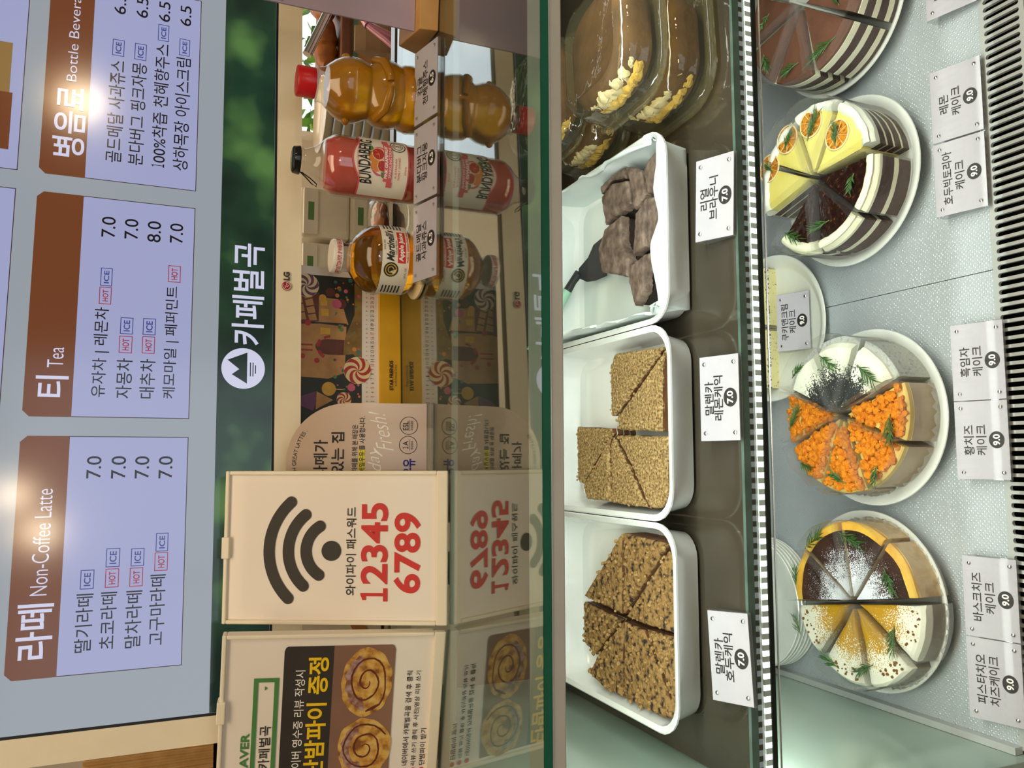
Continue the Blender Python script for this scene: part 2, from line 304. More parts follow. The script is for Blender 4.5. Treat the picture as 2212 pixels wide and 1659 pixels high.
# ------------------------------------------------------------ display case
X0, X1, YF, YB = -.315, 1.05, .585, 1.075
case = thing('display_case', 'glass cake display case with green-edged glass top, steel shelf and lit lower deck', 'display case', (0, 0, -T))
def cpart(name, mb, m, **k):
    mb.v = [(x, y, z + T) for x, y, z in mb.v]; return obj(name, mb, m, case, **k)
m = MB().box(X0 - .02, X1, YF, 1.03, -.0005, 0); cpart('glass_top', m, 'top_glass', label='clear reflective glass top')
m = MB().box(X0 - .02, X1, YF, YF + .0012, -.0075, -.0002); cpart('glass_top_edge', m, 'glass_edge', label='dark green polished glass edge')
m = MB().box(X0 - .02, X1, YF + .001, YF + .044, -.02, -.008); cpart('top_rail', m, 'rail', label='brushed metal frame under the glass top', bev=.001)
m = MB().box(X0 - .02, X1, .826, 1.03, -.016, -.008); cpart('rear_rail', m, 'rear_rail', bev=.001)
m = MB().box(X0, X0 + .008, YF, YB, -.62, -.0085); cpart('side_wall', m, 'wall_paint', label='pale green side wall')
m = MB().box(X0, X1, YB, YB + .02, -.62, -.0085); cpart('back_wall', m, 'rear_dark')
m = MB().add([(X0 + .008, YF + .002, -.0205), (X1, YF + .002, -.0205), (X1, YF + .002, -.62), (X0 + .008, YF + .002, -.62)], [(0, 1, 2, 3)]); cpart('front_pane', m, 'glass')
m = MB().tube([(X0 + .009, YF + .005, -.233), (X1, YF + .005, -.233)], .0009, 6); cpart('pane_joint', m, 'screw')
m = MB().box(X0 + .01, X1, .6352, YB - .001, SH - .016, SH); sh = cpart('shelf', m, 'shelf_glass', label='dark glossy shelf')
m = MB().box(X0 + .01, X1, .631, .635, SH - .008, SH); e = cpart('shelf_edge', m, 'clear_edge', label='clear green-tinted front edge')
m = MB().box(X0 + .01, X1, .629, .6305, SH - .0215, SH - .0145); cpart('led_strip', m, 'led', label='row of white lights under the shelf edge')
m = MB().box(X0 + .01, X1, .629, .636, SH - .028, SH - .0228); cpart('shelf_gasket', m, 'gasket', label='black rubber rail')
m = MB().box(X0 + .01, X1, .6365, .644, SH - .027, SH - .0165); cpart('led_channel', m, 'rail')
for a, b in ((X0 + .01, .2065), (.2075, .72), (.721, X1)):
    m = MB().box(a, b, .603, 1.02, DK - .006, DK); cpart('deck_panel', m, 'dimple', label='dimpled pale steel deck panel')
# slotted grilles
def grille(name, xa, xb, ya, yb, z, pitch, wid, rim, lab, mt='steel'):
    mb = MB(); n = int((xb - xa) / pitch); r = wid / 2; t = .004
    for i in range(n):
        cx = xa + pitch * (i + .5); o = []; q = []
        for k in range(12):
            a = 2 * math.pi * (k + .5) / 12; s = 1 if math.sin(a) > 0 else -1
            q.append((cx + r * math.cos(a), (yb - rim - r if s > 0 else ya + rim + r) + r * math.sin(a)))
            ca, sa = math.cos(a), math.sin(a)
            ox = cx + (pitch / 2) * max(-1, min(1, ca * 1.45)); oy = yb if sa > .7 else ya if sa < -.7 else (yb - rim * .4 if sa > 0 else ya + rim * .4)
            if abs(sa) > .7: ox = cx + (pitch / 2) * max(-1, min(1, ca * 1.45))
            o.append((ox, oy))
        vs = [(x, y, z) for x, y in o] + [(x, y, z) for x, y in q] + [(x, y, z - t) for x, y in q]
        fs = [(k, (k + 1) % 12, 12 + (k + 1) % 12, 12 + k) for k in range(12)] + [(12 + k, 12 + (k + 1) % 12, 24 + (k + 1) % 12, 24 + k) for k in range(12)]
        # corner wedges of the cell
        mb.add(vs, fs)
        for sx, sy in ((1, 1), (-1, 1), (1, -1), (-1, -1)): pass
    return cpart(name, mb, mt, label=lab, smooth=False)
grille('air_grille', X0 + .012, X1 - .01, .5505, .6025, DK + .001, .0092, .0056, .0055, 'steel grille of long rounded slots along the front')
grille('rear_grille', X0 + .012, X1 - .01, 1.021, 1.074, DK, .0115, .0065, .007, 'slotted grille along the back of the deck')
m = MB().box(X0 + .009, X1, .54, 1.074, DK - .06, DK - .05); cpart('duct', m, 'black', label='black air duct under the grilles')
m = MB().box(X0 + .009, X1, .50, .506, DK - .055, DK + .0015); cpart('front_sill', m, 'steel'); grille('front_grille', X0 + .012, X1 - .01, .5065, .55, DK + .001, .0092, .0056, .0055, 'second row of slots nearest the glass')
m = MB().box(X0 - .02, X1, .50, YB + .02, -T + .06, DK - .062).box(X0, X1 - .03, .55, YB, -T, -T + .06); cpart('base_cabinet', m, 'box_white')
m = MB().box(X0 + .0085, X0 + .016, .6, 1.07, DK + .0005, DK + .012); cpart('side_trim', m, 'steel')

# ------------------------------------------------------------ menu screen
tvx, tvy, tvz, tw = .2012, .9649, .1466, R(6)
tv = thing('menu_screen', 'large cream-framed television showing the drinks menu above the counter', 'television', (tvx, tvy, tvz), (0, 0, tw))
tv.scale = (1.02, 1.02, 1.02)
SX0, SX1, SZ0, SZ1 = -.4555, .4555, .0115, .525
m = MB()
m.add([(SX0 - .026, 0, -.0165), (SX1 + .026, 0, -.0165), (SX1 + .026, 0, SZ1 + .024), (SX0 - .026, 0, SZ1 + .024), (SX0, .0025, SZ0), (SX1, .0025, SZ0), (SX1, .0025, SZ1), (SX0, .0025, SZ1)], [(0, 1, 5, 4), (1, 2, 6, 5), (2, 3, 7, 6), (3, 0, 4, 7)])
obj('bezel', m, 'cream_plastic', tv, label='cream plastic bezel', bev=0)
m = MB().box(SX0 - .026, SX1 + .026, .0003, .006, -.0165, SZ1 + .024); m.f = [f for i, f in enumerate(m.f) if i != 2]; m.m = m.m[:5]; obj('side_edge', m, 'tan_wood', tv, label='brown edge band')
m = MB().box(SX0 - .02, SX1 + .02, .006, .036, -.010, SZ1 + .02); obj('housing', m, 'box_white', tv, bev=.006)
m = MB().box(SX0, SX1, .003, .0045, SZ0, SZ1); sc_ = obj('screen', m, 'scr_bg', tv, label='grey screen background')
m = MB().frame(SX0, SZ0, SX1, SZ1, .0028, -.0026); obj('screen_rim', m, 'black', tv, flip=False)
Z = -.0022
m = MB().rect(SX0 + .003, SZ0 + .003, SX1 - .003, .072, Z); obj('green_banner', m, 'scr_deep', tv, label='dark green banner along the screen bottom', flip=False)
m = MB().box(-.06, .06, .036, .1, .2, .3).tube([(0, .1, .25), (0, .1, 2.76 - T - tvz)], .022, 14); obj('ceiling_mount', m, 'black', tv)
PX = ((-.404, -.1738), (-.1545, .0825), (.1025, .3405))
panels = []
for i, (a, b) in enumerate(PX):
    p = obj('menu_panel', MB().rect(a, .099, b, .24, Z), 'scr_panel', tv, label='lavender menu panel', flip=False); panels.append(p)
    hd = MB(); rc = .006
    hd.flat([(a, .2095), (b, .2095), (b, .2465), (b - .006, .2525), (a + .006, .2525), (a, .2465)], Z + .0002)
    obj('panel_header', hd, 'scr_brown', p, label='brown panel header', flip=False)
    obj('panel_outline', MB().frame(a, .099, b, .2462, .0008, Z + .0001), 'scr_line', p, flip=False)
    q = obj('menu_panel', MB().rect(a, .2715, b, .43, Z), 'scr_panel', tv, flip=False)
    obj('panel_outline', MB().frame(a, .2715, b, .43, .0008, Z + .0001), 'scr_line', q, flip=False)
    obj('panel_header', MB().rect(a, .388, b, .43, Z + .0002), 'scr_brown', q, flip=False)
q = obj('food_picture', MB().rect(.188, .284, .245, .34, Z + .0003), 'scr_pic', tv, flip=False, label='small food picture')
obj('caption_bar', MB().rect(.124, .281, .188, .3, Z + .0003), 'scr_brown', tv, flip=False)
TVT = [('병음료', 124.1, 211.6, 204.6, 242.1), ('Bottle Beverages', 211.8, 219.7, 337.7, 232.4), ('골드메달 사과쥬스', 124.5, 175.4, 245.6, 191.5), ('분다버그 핑크자몽', 124.5, 154.0, 246.7, 169.4), ('１', 125.6, 132.6, 129.4, 145.6), ('00%착즙 천혜향주스', 131.0, 131.0, 275.8, 146.4), ('상하목장 아이스크림', 124.8, 108.4, 262.7, 124.2), ('6.5', 303.2, 178.1, 328.7, 190.1), ('6.5', 304.0, 155.4, 329.2, 167.6), ('6.5', 304.2, 132.3, 329.5, 144.3), ('6.5', 304.1, 109.7, 329.7, 121.6), ('티', -134.7, 213.6, -113.0, 242.7), ('Tea', -104.4, 219.3, -83.3, 233.5), ('유자차 | 레몬차', -133.5, 178.1, -38.5, 193.3), ('자몽차', -134.3, 155.6, -91.8, 170.6), ('대추차', -133.7, 133.6, -91.7, 148.3), ('케모마일 | 페퍼민트', -133.1, 111.6, -10.2, 126.2), ('7.0', 38.9, 177.9, 61.8, 191.2), ('7.0', 39.3, 155.8, 61.9, 169.1), ('8.0', 38.2, 133.3, 62.0, 146.7), ('7.0', 39.5, 110.9, 62.0, 124.3), ('카페벌곡', -70.7, 24.1, 47.2, 58.3), ('라떼', -386.1, 214.7, -335.4, 245.1), ('Non-Coffee Latte', -327.7, 221.5, -226.2, 236.0), ('딸기라떼', -383.6, 181.2, -328.7, 196.1), ('초코라떼', -382.5, 160.3, -328.3, 174.8), ('말차라떼', -383.2, 137.6, -328.4, 152.3), ('고구마라떼', -382.5, 116.5, -313.9, 130.9), ('7.0', -216.3, 180.1, -194.0, 193.3), ('7.0', -216.6, 157.6, -194.0, 171.1), ('7.0', -216.8, 135.9, -194.1, 149.3), ('7.0', -217.0, 113.7, -194.1, 127.0)]
WHITE = ('병음료', '티', '라떼', '카페벌곡', 'Bottle Beverages', 'Tea', 'Non-Coffee Latte')
pan = lambda it: tv if it[2] < 90 else panels[0 if it[1] < -170 else 1 if it[1] < 90 else 2]
letters('menu_lettering', [t for t in TVT if t[0] not in WHITE], -.0017, 'scr_ink', pan, bold=.004)
letters('heading_lettering', [t + ((.014,) if ord(t[0][0]) > 999 else (-.006,)) for t in TVT if t[0] in WHITE], -.0016, 'scr_white', pan, label='white heading')
HI = [('I', 251.2, 177.8, 271.1, 189.8), ('I', 250.8, 155.2, 270.9, 167.4), ('I', 279.4, 132.7, 299.9, 144.2), ('I', 265.7, 110.2, 286.8, 121.4), ('H', -34.9, 178.5, -16.3, 190.1), ('I', -15.2, 178.5, 4.6, 189.7), ('H', -86.3, 156.7, -67.9, 169.3), ('I', -65.9, 156.6, -47.9, 168.9), ('H', -85.7, 135.0, -67.1, 147.4), ('I', -65.6, 134.8, -47.4, 147.3), ('H', -5.4, 112.0, 13.5, 124.5), ('I', -324.3, 181.5, -305.8, 193.6), ('H', -324.0, 159.5, -305.7, 171.8), ('I', -304.3, 159.4, -285.9, 171.9), ('H', -324.4, 137.7, -305.9, 149.9), ('I', -304.6, 137.2, -286.9, 149.4), ('H', -310.3, 115.1, -292.0, 127.6), ('I', -291.1, 115.3, -272.5, 127.0)]
for q in HI:
    hot = q[0] == 'H'; mt = 'scr_hot' if hot else 'scr_ice'
    mb = MB().frame(q[1] / 1000, q[2] / 1000, q[3] / 1000, q[4] / 1000, .0008, -.0016)
    o = obj('hot_badge' if hot else 'ice_badge', mb, mt, tv, flip=False, label='red HOT badge' if hot else 'blue ICE badge')
    letters('badge_lettering', [('HOT' if hot else 'ICE', q[1] + 3, q[2] + 3, q[3] - 3, q[4] - 3.2)], -.0016, mt, o, bold=.02)
mb = MB().disc(-.0975, .0452, .0228, -.0017, 48); lg = obj('shop_emblem', mb, 'scr_white', tv, flip=False, label='round white emblem with two mountain peaks')
mb = MB().flat([(-.1145, .0412), (-.0795, .0412), (-.0885, .0618), (-.0985, .0495), (-.1045, .0572)], -.0015).rect(-.1062, .0372, -.0906, .0383, -.0015).rect(-.1062, .0345, -.0906, .0356, -.0015).rect(-.103, .0318, -.0935, .0329, -.0015)
obj('mountain_mark', mb, 'scr_deep', lg, flip=False)
mb = MB().disc(0, 0, .0053, .0006, 28); o = obj('maker_emblem', mb, 'lg_red', tv, flip=False, label='small round red emblem')
mb = MB().ring(0, 0, .0040, .0046, .0008, 60, 360).rect(-.0006, -.002, 0, .0022, .0008).rect(-.0006, -.002, .0016, -.0014, .0008).disc(-.002, .0016, .0006, .0008, 10).rect(.001, -.0003, .0043, .0003, .0008); obj('emblem_face', mb, 'paper', o, flip=False)
letters('maker_lettering', [('LG', 6.6, -3.6, 16.8, 3.6, .06)], .0006, 'lg_grey', tv)

# ------------------------------------------------------------ signs on the glass
def sign(name, label, loc, yaw, tilt, x0, x1, h):
    t = thing(name, label, 'sign', loc, (-R(tilt), 0, R(yaw)))
    mb = MB(); a = .0042
    mb.box(x0, x1, -.004, .003, 0, .0115).box(x0, x1, -.004, .008, h - a, h).box(x0, x0 + a, -.004, .008, .0115, h - a).box(x1 - a, x1, -.004, .008, .0115, h - a)
    obj('frame', mb, 'stand_white', t, bev=.0012, label='off-white plastic frame')
    obj('poster', MB().box(x0 + a, x1 - a, 0, .003, .0115, h - a), 'paper', t, label='cream printed sheet')
    sx = math.sin(R(tilt)); yb = .075
    mb = MB(); z1 = h * .62                                    # rear strut down to the glass
    top = Vector((0, .008, z1)); M = Matrix.Rotation(-R(tilt), 3, 'X'); wt = M @ top
    ft = M.inverted() @ Vector((0, wt.y + .055, .0006))
    c = x0 + .042
    mb.add([(c - .016, top.y, top.z), (c + .016, top.y, top.z), (c + .02, ft.y, ft.z), (c - .02, ft.y, ft.z), (c - .016, top.y + .003, top.z + .002), (c + .016, top.y + .003, top.z + .002), (c + .02, ft.y + .003, ft.z + .001), (c - .02, ft.y + .003, ft.z + .001)], [(3, 2, 1, 0), (4, 5, 6, 7), (0, 1, 5, 4), (1, 2, 6, 5), (2, 3, 7, 6), (3, 0, 4, 7)])
    obj('rear_strut', mb, 'stand_white', t)
    return t
wf = sign('tabletop_sign', 'cream wifi password sign with a big black signal symbol in off-white frame', (-.1674, .8067, .0018), 0, 26, 0, .156, .232)
obj('clip', MB().box(.066, .088, -.006, .008, .2255, .2335), 'stand_white', wf, bev=.001)
def arc3(p, q, r):
    (ax, ay), (bx, by), (cx, cy) = p, q, r
    d = 2 * (ax * (by - cy) + bx * (cy - ay) + cx * (ay - by)); A, B, C2 = ax * ax + ay * ay, bx * bx + by * by, cx * cx + cy * cy
    ux = (A * (by - cy) + B * (cy - ay) + C2 * (ay - by)) / d; uy = (A * (cx - bx) + B * (ax - cx) + C2 * (bx - ax)) / d
    return ux, uy, math.hypot(ax - ux, ay - uy), math.degrees(math.atan2(ay - uy, ax - ux)), math.degrees(math.atan2(cy - uy, cx - ux))
mb = MB().disc(.0741, .1203, .0102, .0008)
for p, q, r, t in (((99.1, 132.4), (74.2, 146.6), (49.6, 133.0), 5.9), ((110.8, 147.6), (74.2, 165.1), (38.6, 149), 5.9), ((123.8, 163), (74.2, 185.2), (26.0, 164.5), 5.9)):
    ux, uy, rad, a0, a1 = arc3(p, q, r); mb.ring(ux / 1000, uy / 1000, (rad - t) / 1000, (rad + t) / 1000, .0008, a0, a1)
    for a in (a0, a1): mb.disc((ux + rad * math.cos(R(a))) / 1000, (uy + rad * math.sin(R(a))) / 1000, t / 1000, .0009, 20)
obj('signal_symbol', mb, 'charcoal_ink', wf, flip=False, label='black wifi symbol of three arcs and a dot')
letters('caption_lettering', [('와이파이 패스워드', 29.2, 94.6, 118.7, 105)], .0008, 'ink', wf, bold=.008)
letters('password_digits', [('１', 23.3, 61.6, 36.5, 89.5), ('2345', 40.5, 61.6, 123.0, 89.5), ('6789', 31.5, 27.8, 113.1, 55.5)], .0008, 'red_ink', wf, bold=.026, label='bold red digits')
rv = sign('tabletop_sign', 'cream review event sign with yellow headline and two pastry rolls on it', (-.1742, .8139, .0012), -11, 10, -.156, .0, .2165)
obj('clip', MB().box(-.088, -.066, -.006, .008, .2105, .2185), 'stand_white', rv, bev=.001)
mb = MB().frame(-.146, .1618, -.0447, .1855, .0042, .0008).flat([(-.0572, .175), (-.0528, .175), (-.055, .1722)], .0008); obj('search_box', mb, 'green_ink', rv, flip=False, label='green outlined search box')
letters('green_lettering', [('NAVER', -146, 187.3, -100.2, 195.4)], .0008, 'green_ink', rv, bold=.03)
letters('sign_lettering', [('카페벌곡', -138.5, 167.3, -93.5, 178.2), ('네이버에서 카페벌곡을 검색 후 클릭', -142.0, 30.6, -41.3, 36.7), ('리뷰 쓰기 클릭 후 사진|영상 리뷰 쓰기', -142.5, 21.4, -41.5, 27.4), ('단밤파이 받기', -142.5, 12.8, -103.1, 18.8)], .0008, 'ink', rv, bold=.008)
obj('bullets', MB().disc(-.1475, .0336, .0027, .0008, 16).disc(-.1475, .0244, .0027, .0008, 16).disc(-.1475, .0157, .0027, .0008, 16), 'red_ink', rv, flip=False, label='red dots before the lines')
c5 = .005
mb = MB().flat([(-.149, .1103), (-.0132, .1103), (-.0132, .1545), (-.0145, .1567), (-.0182, .158), (-.149, .158)], .0008); obj('headline_band', mb, 'charcoal_ink', rv, flip=False, label='dark headline band')
mb = MB().flat([(-.149, .0495), (-.0182, .0495), (-.0145, .0508), (-.0132, .053), (-.0132, .1103), (-.149, .1103)], .0008); obj('pastry_photo', mb, 'photo_brown', rv, flip=False, label='brown photo background')
letters('white_lettering', [('네이버 영수증 리뷰 작성시', -147.5, 137, -37.6, 146.5)], .0011, 'white_ink', rv, bold=.008)
letters('headline_lettering', [('단밤파이 증정', -149, 114.7, -24.8, 134.5)], .0011, 'yellow_ink', rv, bold=.024, label='bold yellow headline')
for cx, cz, rw, rh, s in ((-.0515, .0765, .035, .0255, 3), (-.121, .0755, .031, .0275, 5)):
    pts = [(cx + rw * (1 + .1 * noise.noise(Vector((math.cos(a), math.sin(a), s)) * 2.2)) * math.cos(a), cz + rh * (1 + .14 * noise.noise(Vector((math.cos(a), math.sin(a), s)) * 2.5)) * math.sin(a)) for a in [2 * math.pi * j / 40 for j in range(40)]]
    p = obj('printed_roll', MB().flat(pts, .0011), 'roll_print', rv, flip=False, label='printed golden pastry roll')
    sp_ = []
    for j in range(47):
        a = R(j * 18 + 60 * s); k = .9 - .8 * j / 46; sp_.append((cx + rw * k * math.cos(a) * (1 + .1 * noise.noise(Vector((j * .3, s, 1)))), cz + rh * k * math.sin(a) * (1 + .14 * noise.noise(Vector((j * .3, s, 5)))), k))
    mb = MB(); vs = []
    for j, (x, z, k) in enumerate(sp_):
        th = .05 + .07 * abs(noise.noise(Vector((j * .55, s, 9)))); vs += [(x, -.0013, z), (cx + (x - cx) * (1 - th / max(.25, k)), -.0013, cz + (z - cz) * (1 - th / max(.25, k)))]
    obj('brown_swirl', mb.add(vs, [(2 * j, 2 * j + 1, 2 * j + 3, 2 * j + 2) for j in range(46)]), 'art_brown', p, flip=False)
    mb = MB(); vs = []
    for j in range(19):
        a = R(15 + j * 9); vs += [(cx + rw * (.5 + .05 * math.sin(j)) * math.cos(a), -.0012, cz + .003 + rh * .45 * math.sin(a)), (cx + rw * .86 * math.cos(a), -.0012, cz + rh * (.84 + .05 * math.sin(j * 2.1)) * math.sin(a))]
    obj('sugar_glaze', mb.add(vs, [(2 * j, 2 * j + 1, 2 * j + 3, 2 * j + 2) for j in range(18)]), 'glaze_print', p, flip=False)

# arched milk sign
lt = thing('arched_sign', 'tan arched acrylic sign with dark latte slogan behind the wifi sign', 'sign', (.0619, .872, .0002), (-R(13), 0, 0))
def archpts(x0, x1, h, r, n=14):
    return [(x0, .0), (x1, .0)] + [(x1 - r + r * math.cos(R(90 * j / n)), h - .066 + .066 * math.sin(R(90 * j / n))) for j in range(n + 1)] + [(x0 + r - r * math.sin(R(90 * j / n)), h - .066 + .066 * math.cos(R(90 * j / n))) for j in range(n + 1)]
pts = archpts(-.132, 0, .1545, .063)
pts[0] = (-.132, .0045); pts[1] = (0, .0045)
mb = MB().loft([[(x, 0, z) for x, z in pts], [(x, .003, z) for x, z in pts]]); obj('panel', mb, 'sign_tan', lt)
obj('foot', MB().box(-.132, -.0005, -.012, .035, 0, .0035), 'acrylic', lt, rot=(R(13), 0, 0), loc=(0, 0, -.0002), label='clear acrylic foot')
letters('slogan_lettering', [('라떼가', -80.6, 111.2, -40.5, 126.0), ('맛있는 집', -90.5, 93.5, -32.0, 107.6)], .0004, 'ink', lt, bold=.02)
obj('highlight_bar', MB().rect(-.078, .0712, -.0505, .0782, .0003), 'highlight', lt, flip=False, label='yellow highlighter bar')
letters('small_lettering', [('라떼를 위해 본 매장은', -75.1, 79.2, -23.9, 85.5), ("우리는 '매일우유'를 사용합니다.", -95.8, 71.4, -14.3, 77.8), ('１', -50.0, 24.5, -47.4, 30.5), ('A', -46.6, 24.5, -41.4, 30.5), ('등급원유', -50.8, 19.0, -41.2, 21.6), ('ESL', -29.5, 24.3, -19.7, 30.5), ('무균화공법', -29.8, 19.2, -19.4, 21.8)], .0005, 'ink', lt, bold=.01)
obj('grade_circles', MB().ring(-.0458, .0246, .0094, .0100, .0005).ring(-.0245, .0240, .0094, .0100, .0005).rect(-.0518, .0226, -.0398, .0230, .0005).rect(-.0305, .0228, -.0185, .0232, .0005), 'ink', lt, flip=False, label='two round outlined badges')
letters('script_lettering', [('everyday', -117, 54, -48.0, 71.5), ('Fresh!', -52.0, 45.6, -9.4, 63.5)], .0004, 'white_ink', lt, bold=-.012, shear=.3, label='thin white handwriting', warp=lambda x, z: (x, -.0004, z + .25 * (x + .03)) if x > -.053 else (x, -.0004, z + .22 * (x + .05)))
letters('blue_lettering', [('매일', -95, 31, -80, 41), ('우유', -80.1, 16.4, -61.0, 30.0)], .0004, 'blue_ink', lt, bold=.025)
ar = (-.066, .085, .0635)
letters('arc_lettering', [('WITH GREAT LATTES .', 0, 0, 62, 4.2)], 0, 'ink', lt, warp=lambda x, z: (lambda a: (ar[0] + (ar[2] - .0045 + z) * math.cos(a), -.0004, ar[1] + (ar[2] - .0045 + z) * math.sin(a)))(R(108) - x / .0655))

# calendar
ca = thing('desk_calendar', 'desk calendar with candy house picture and yellow base under the screen', 'calendar', (.0706, .9905, 0), (0, 0, R(4)))
W_ = .168
mb = MB().add([(-.03, 0, .0004), (W_, 0, .0004), (W_, .05, .0004), (-.03, .05, .0004), (-.03, .002, .0275), (W_, .002, .0275), (W_, .048, .0275), (-.03, .048, .0275)], [(3, 2, 1, 0), (4, 5, 6, 7), (0, 1, 5, 4), (1, 2, 6, 5), (2, 3, 7, 6), (3, 0, 4, 7)])
obj('base', mb, 'cal_yellow', ca, bev=.001, label='yellow cardboard base')
mb = MB().box(-.03, W_, .006, .008, .0276, .134); pg = obj('page', mb, 'paper', ca, label='white date page')
obj('picture', MB().rect(-.03, .049, .157, .134, -.0058), 'cal_dark', pg, flip=False, label='dark candy house picture')
def art(nm, m, mb): return obj(nm, mb, m, pg, flip=False)
A = -.0056
art('printed_house', 'art_tan', MB().flat([(.036, .07), (.094, .068), (.096, .1), (.094, .134), (.03, .134), (.028, .09)], A).flat([(.098, .066), (.128, .075), (.13, .107), (.098, .109)], A))
art('printed_roof', 'art_brown', MB().flat([(.093, .134), (.099, .102), (.135, .102), (.15, .118), (.15, .134)], A + .0001))
mb = MB()
for j in range(5): mb.flat([(.1 + j * .0095, .104 + .002 * j), (.108 + j * .0095, .106 + .002 * j), (.106 + j * .009, .115 + .002 * j), (.099 + j * .009, .113 + .002 * j)], A + .0002)
for j in range(4): mb.flat([(.1 + j * .0105, .117 + .002 * j), (.109 + j * .0105, .119 + .002 * j), (.107 + j * .01, .128), (.099 + j * .01, .128)], A + .0002)
art('roof_tiles', 'art_tan', mb)
art('printed_door', 'art_brown', MB().flat([(.058, .0715), (.077, .0705)] + [(.0675 + .0097 * math.cos(R(t)), .09 + .016 * math.sin(R(t))) for t in range(0, 181, 20)], A + .0002))
art('candy_stripes', 'art_red', MB().ring(.0675, .088, .0115, .0145, A + .0003, 0, 35).ring(.0675, .088, .0125, .0165, A + .0003, 55, 90).ring(.0675, .088, .0125, .0165, A + .0003, 110, 150).disc(.096, .115, .0036, A + .0003).disc(.055, .121, .003, A + .0003).disc(.05, .104, .0032, A + .0003).rect(.0615, .109, .0635, .127, A + .0003).rect(.068, .109, .070, .127, A + .0003))
art('house_windows', 'art_yellow', MB().rect(.083, .088, .091, .1, A + .0003).rect(.106, .09, .115, .099, A + .0003).rect(.119, .092, .126, .1, A + .0003))
art('sunny_path', 'art_path', MB().flat([(.058, .0712), (.079, .07), (.11, .058), (.15, .058), (.15, .049), (.05, .049), (.06, .06)], A + .0001))
def swirl(nm, cx, cz, r, c1, c2):
    art(nm, c1, MB().disc(cx, cz, r, A + .0004, 32)); mb = MB()
    for k in range(6):
        P = []
        for j in range(9): P.append((cx + r * j / 8 * math.cos(k * 1.047 + j * .2), cz + r * j / 8 * math.sin(k * 1.047 + j * .2)))
        for j in range(8, -1, -1): P.append((cx + r * j / 8 * math.cos(k * 1.047 + .5 + j * .2), cz + r * j / 8 * math.sin(k * 1.047 + .5 + j * .2)))
        mb.flat(P, A + .0006)
    art('lollipop_swirl', c2, mb)
swirl('printed_lollipop', .0395, .0545, .017, 'art_cream', 'art_red'); swirl('printed_lollipop', .143, .117, .015, 'art_cream', 'art_purple'); swirl('printed_lollipop', .003, .071, .009, 'art_cream', 'art_red')
art('printed_cone', 'art_purple', MB().flat([(-.002, .132), (.006, .122), (.012, .105), (.0, .104), (-.012, .108)], A + .0003)); art('printed_waffle', 'art_tan', MB().flat([(-.01, .105), (.012, .104), (.002, .084)], A + .0003))
art('yellow_lollipops', 'art_yellow', MB().disc(.0155, .0895, .0085, A + .0004).disc(.1285, .0975, .0045, A + .0004).rect(.0148, .07, .0158, .083, A + .0003))
mb = MB(); r3 = random.Random(4); mats = ['art_pink', 'art_orange', 'art_teal', 'art_green']
bs = [MB() for _ in mats]
for i in range(60): bs[i % 4].disc(r3.uniform(-.02, .155), r3.uniform(.05, .083), r3.uniform(.0008, .0028), A + .0003, 12)
for b_, mm_ in zip(bs, mats): art('printed_sweets', mm_, b_)
art('cupcake_icing', 'art_pink', MB().disc(.122, .08, .006, A + .0004, 9).disc(.018, .062, .005, A + .0004, 9)); art('cupcake_base', 'art_brown', MB().disc(.1225, .0745, .0065, A + .0003, 14).disc(.136, .088, .006, A + .0004, 10))
ds = [str(i) for i in range(2, 32)]; wd = 'SSMTWTFSSMTWTFSSMTWTFSSMTWTFSSM'
mb_items = [[], []]
for i, s in enumerate(ds):
    x = 1.5 + i * 5.72; red = int(s) in (3, 5, 9, 10, 16, 17, 23, 24, 25, 30, 31)
    if x > 160: break
    wd_ = 1.6 * len(s) * .95; mb_items[red].append((s, x - wd_ / 2, 33.6, x + wd_ / 2, 37.9)); mb_items[red].append((wd[i], x - .7, 41.6, x + .7, 43.6))
letters('date_digits', mb_items[0], -.0057, 'ink', pg); letters('red_date_digits', mb_items[1], -.0057, 'red_ink', pg)
letters('base_lettering', [('STAR FRIENDS', 15.4, 10.6, 52.8, 15.5, .03), ('by KB Financial Group', 20.8, 5.6, 47.8, 8.9)], .0004, 'ink', ca)

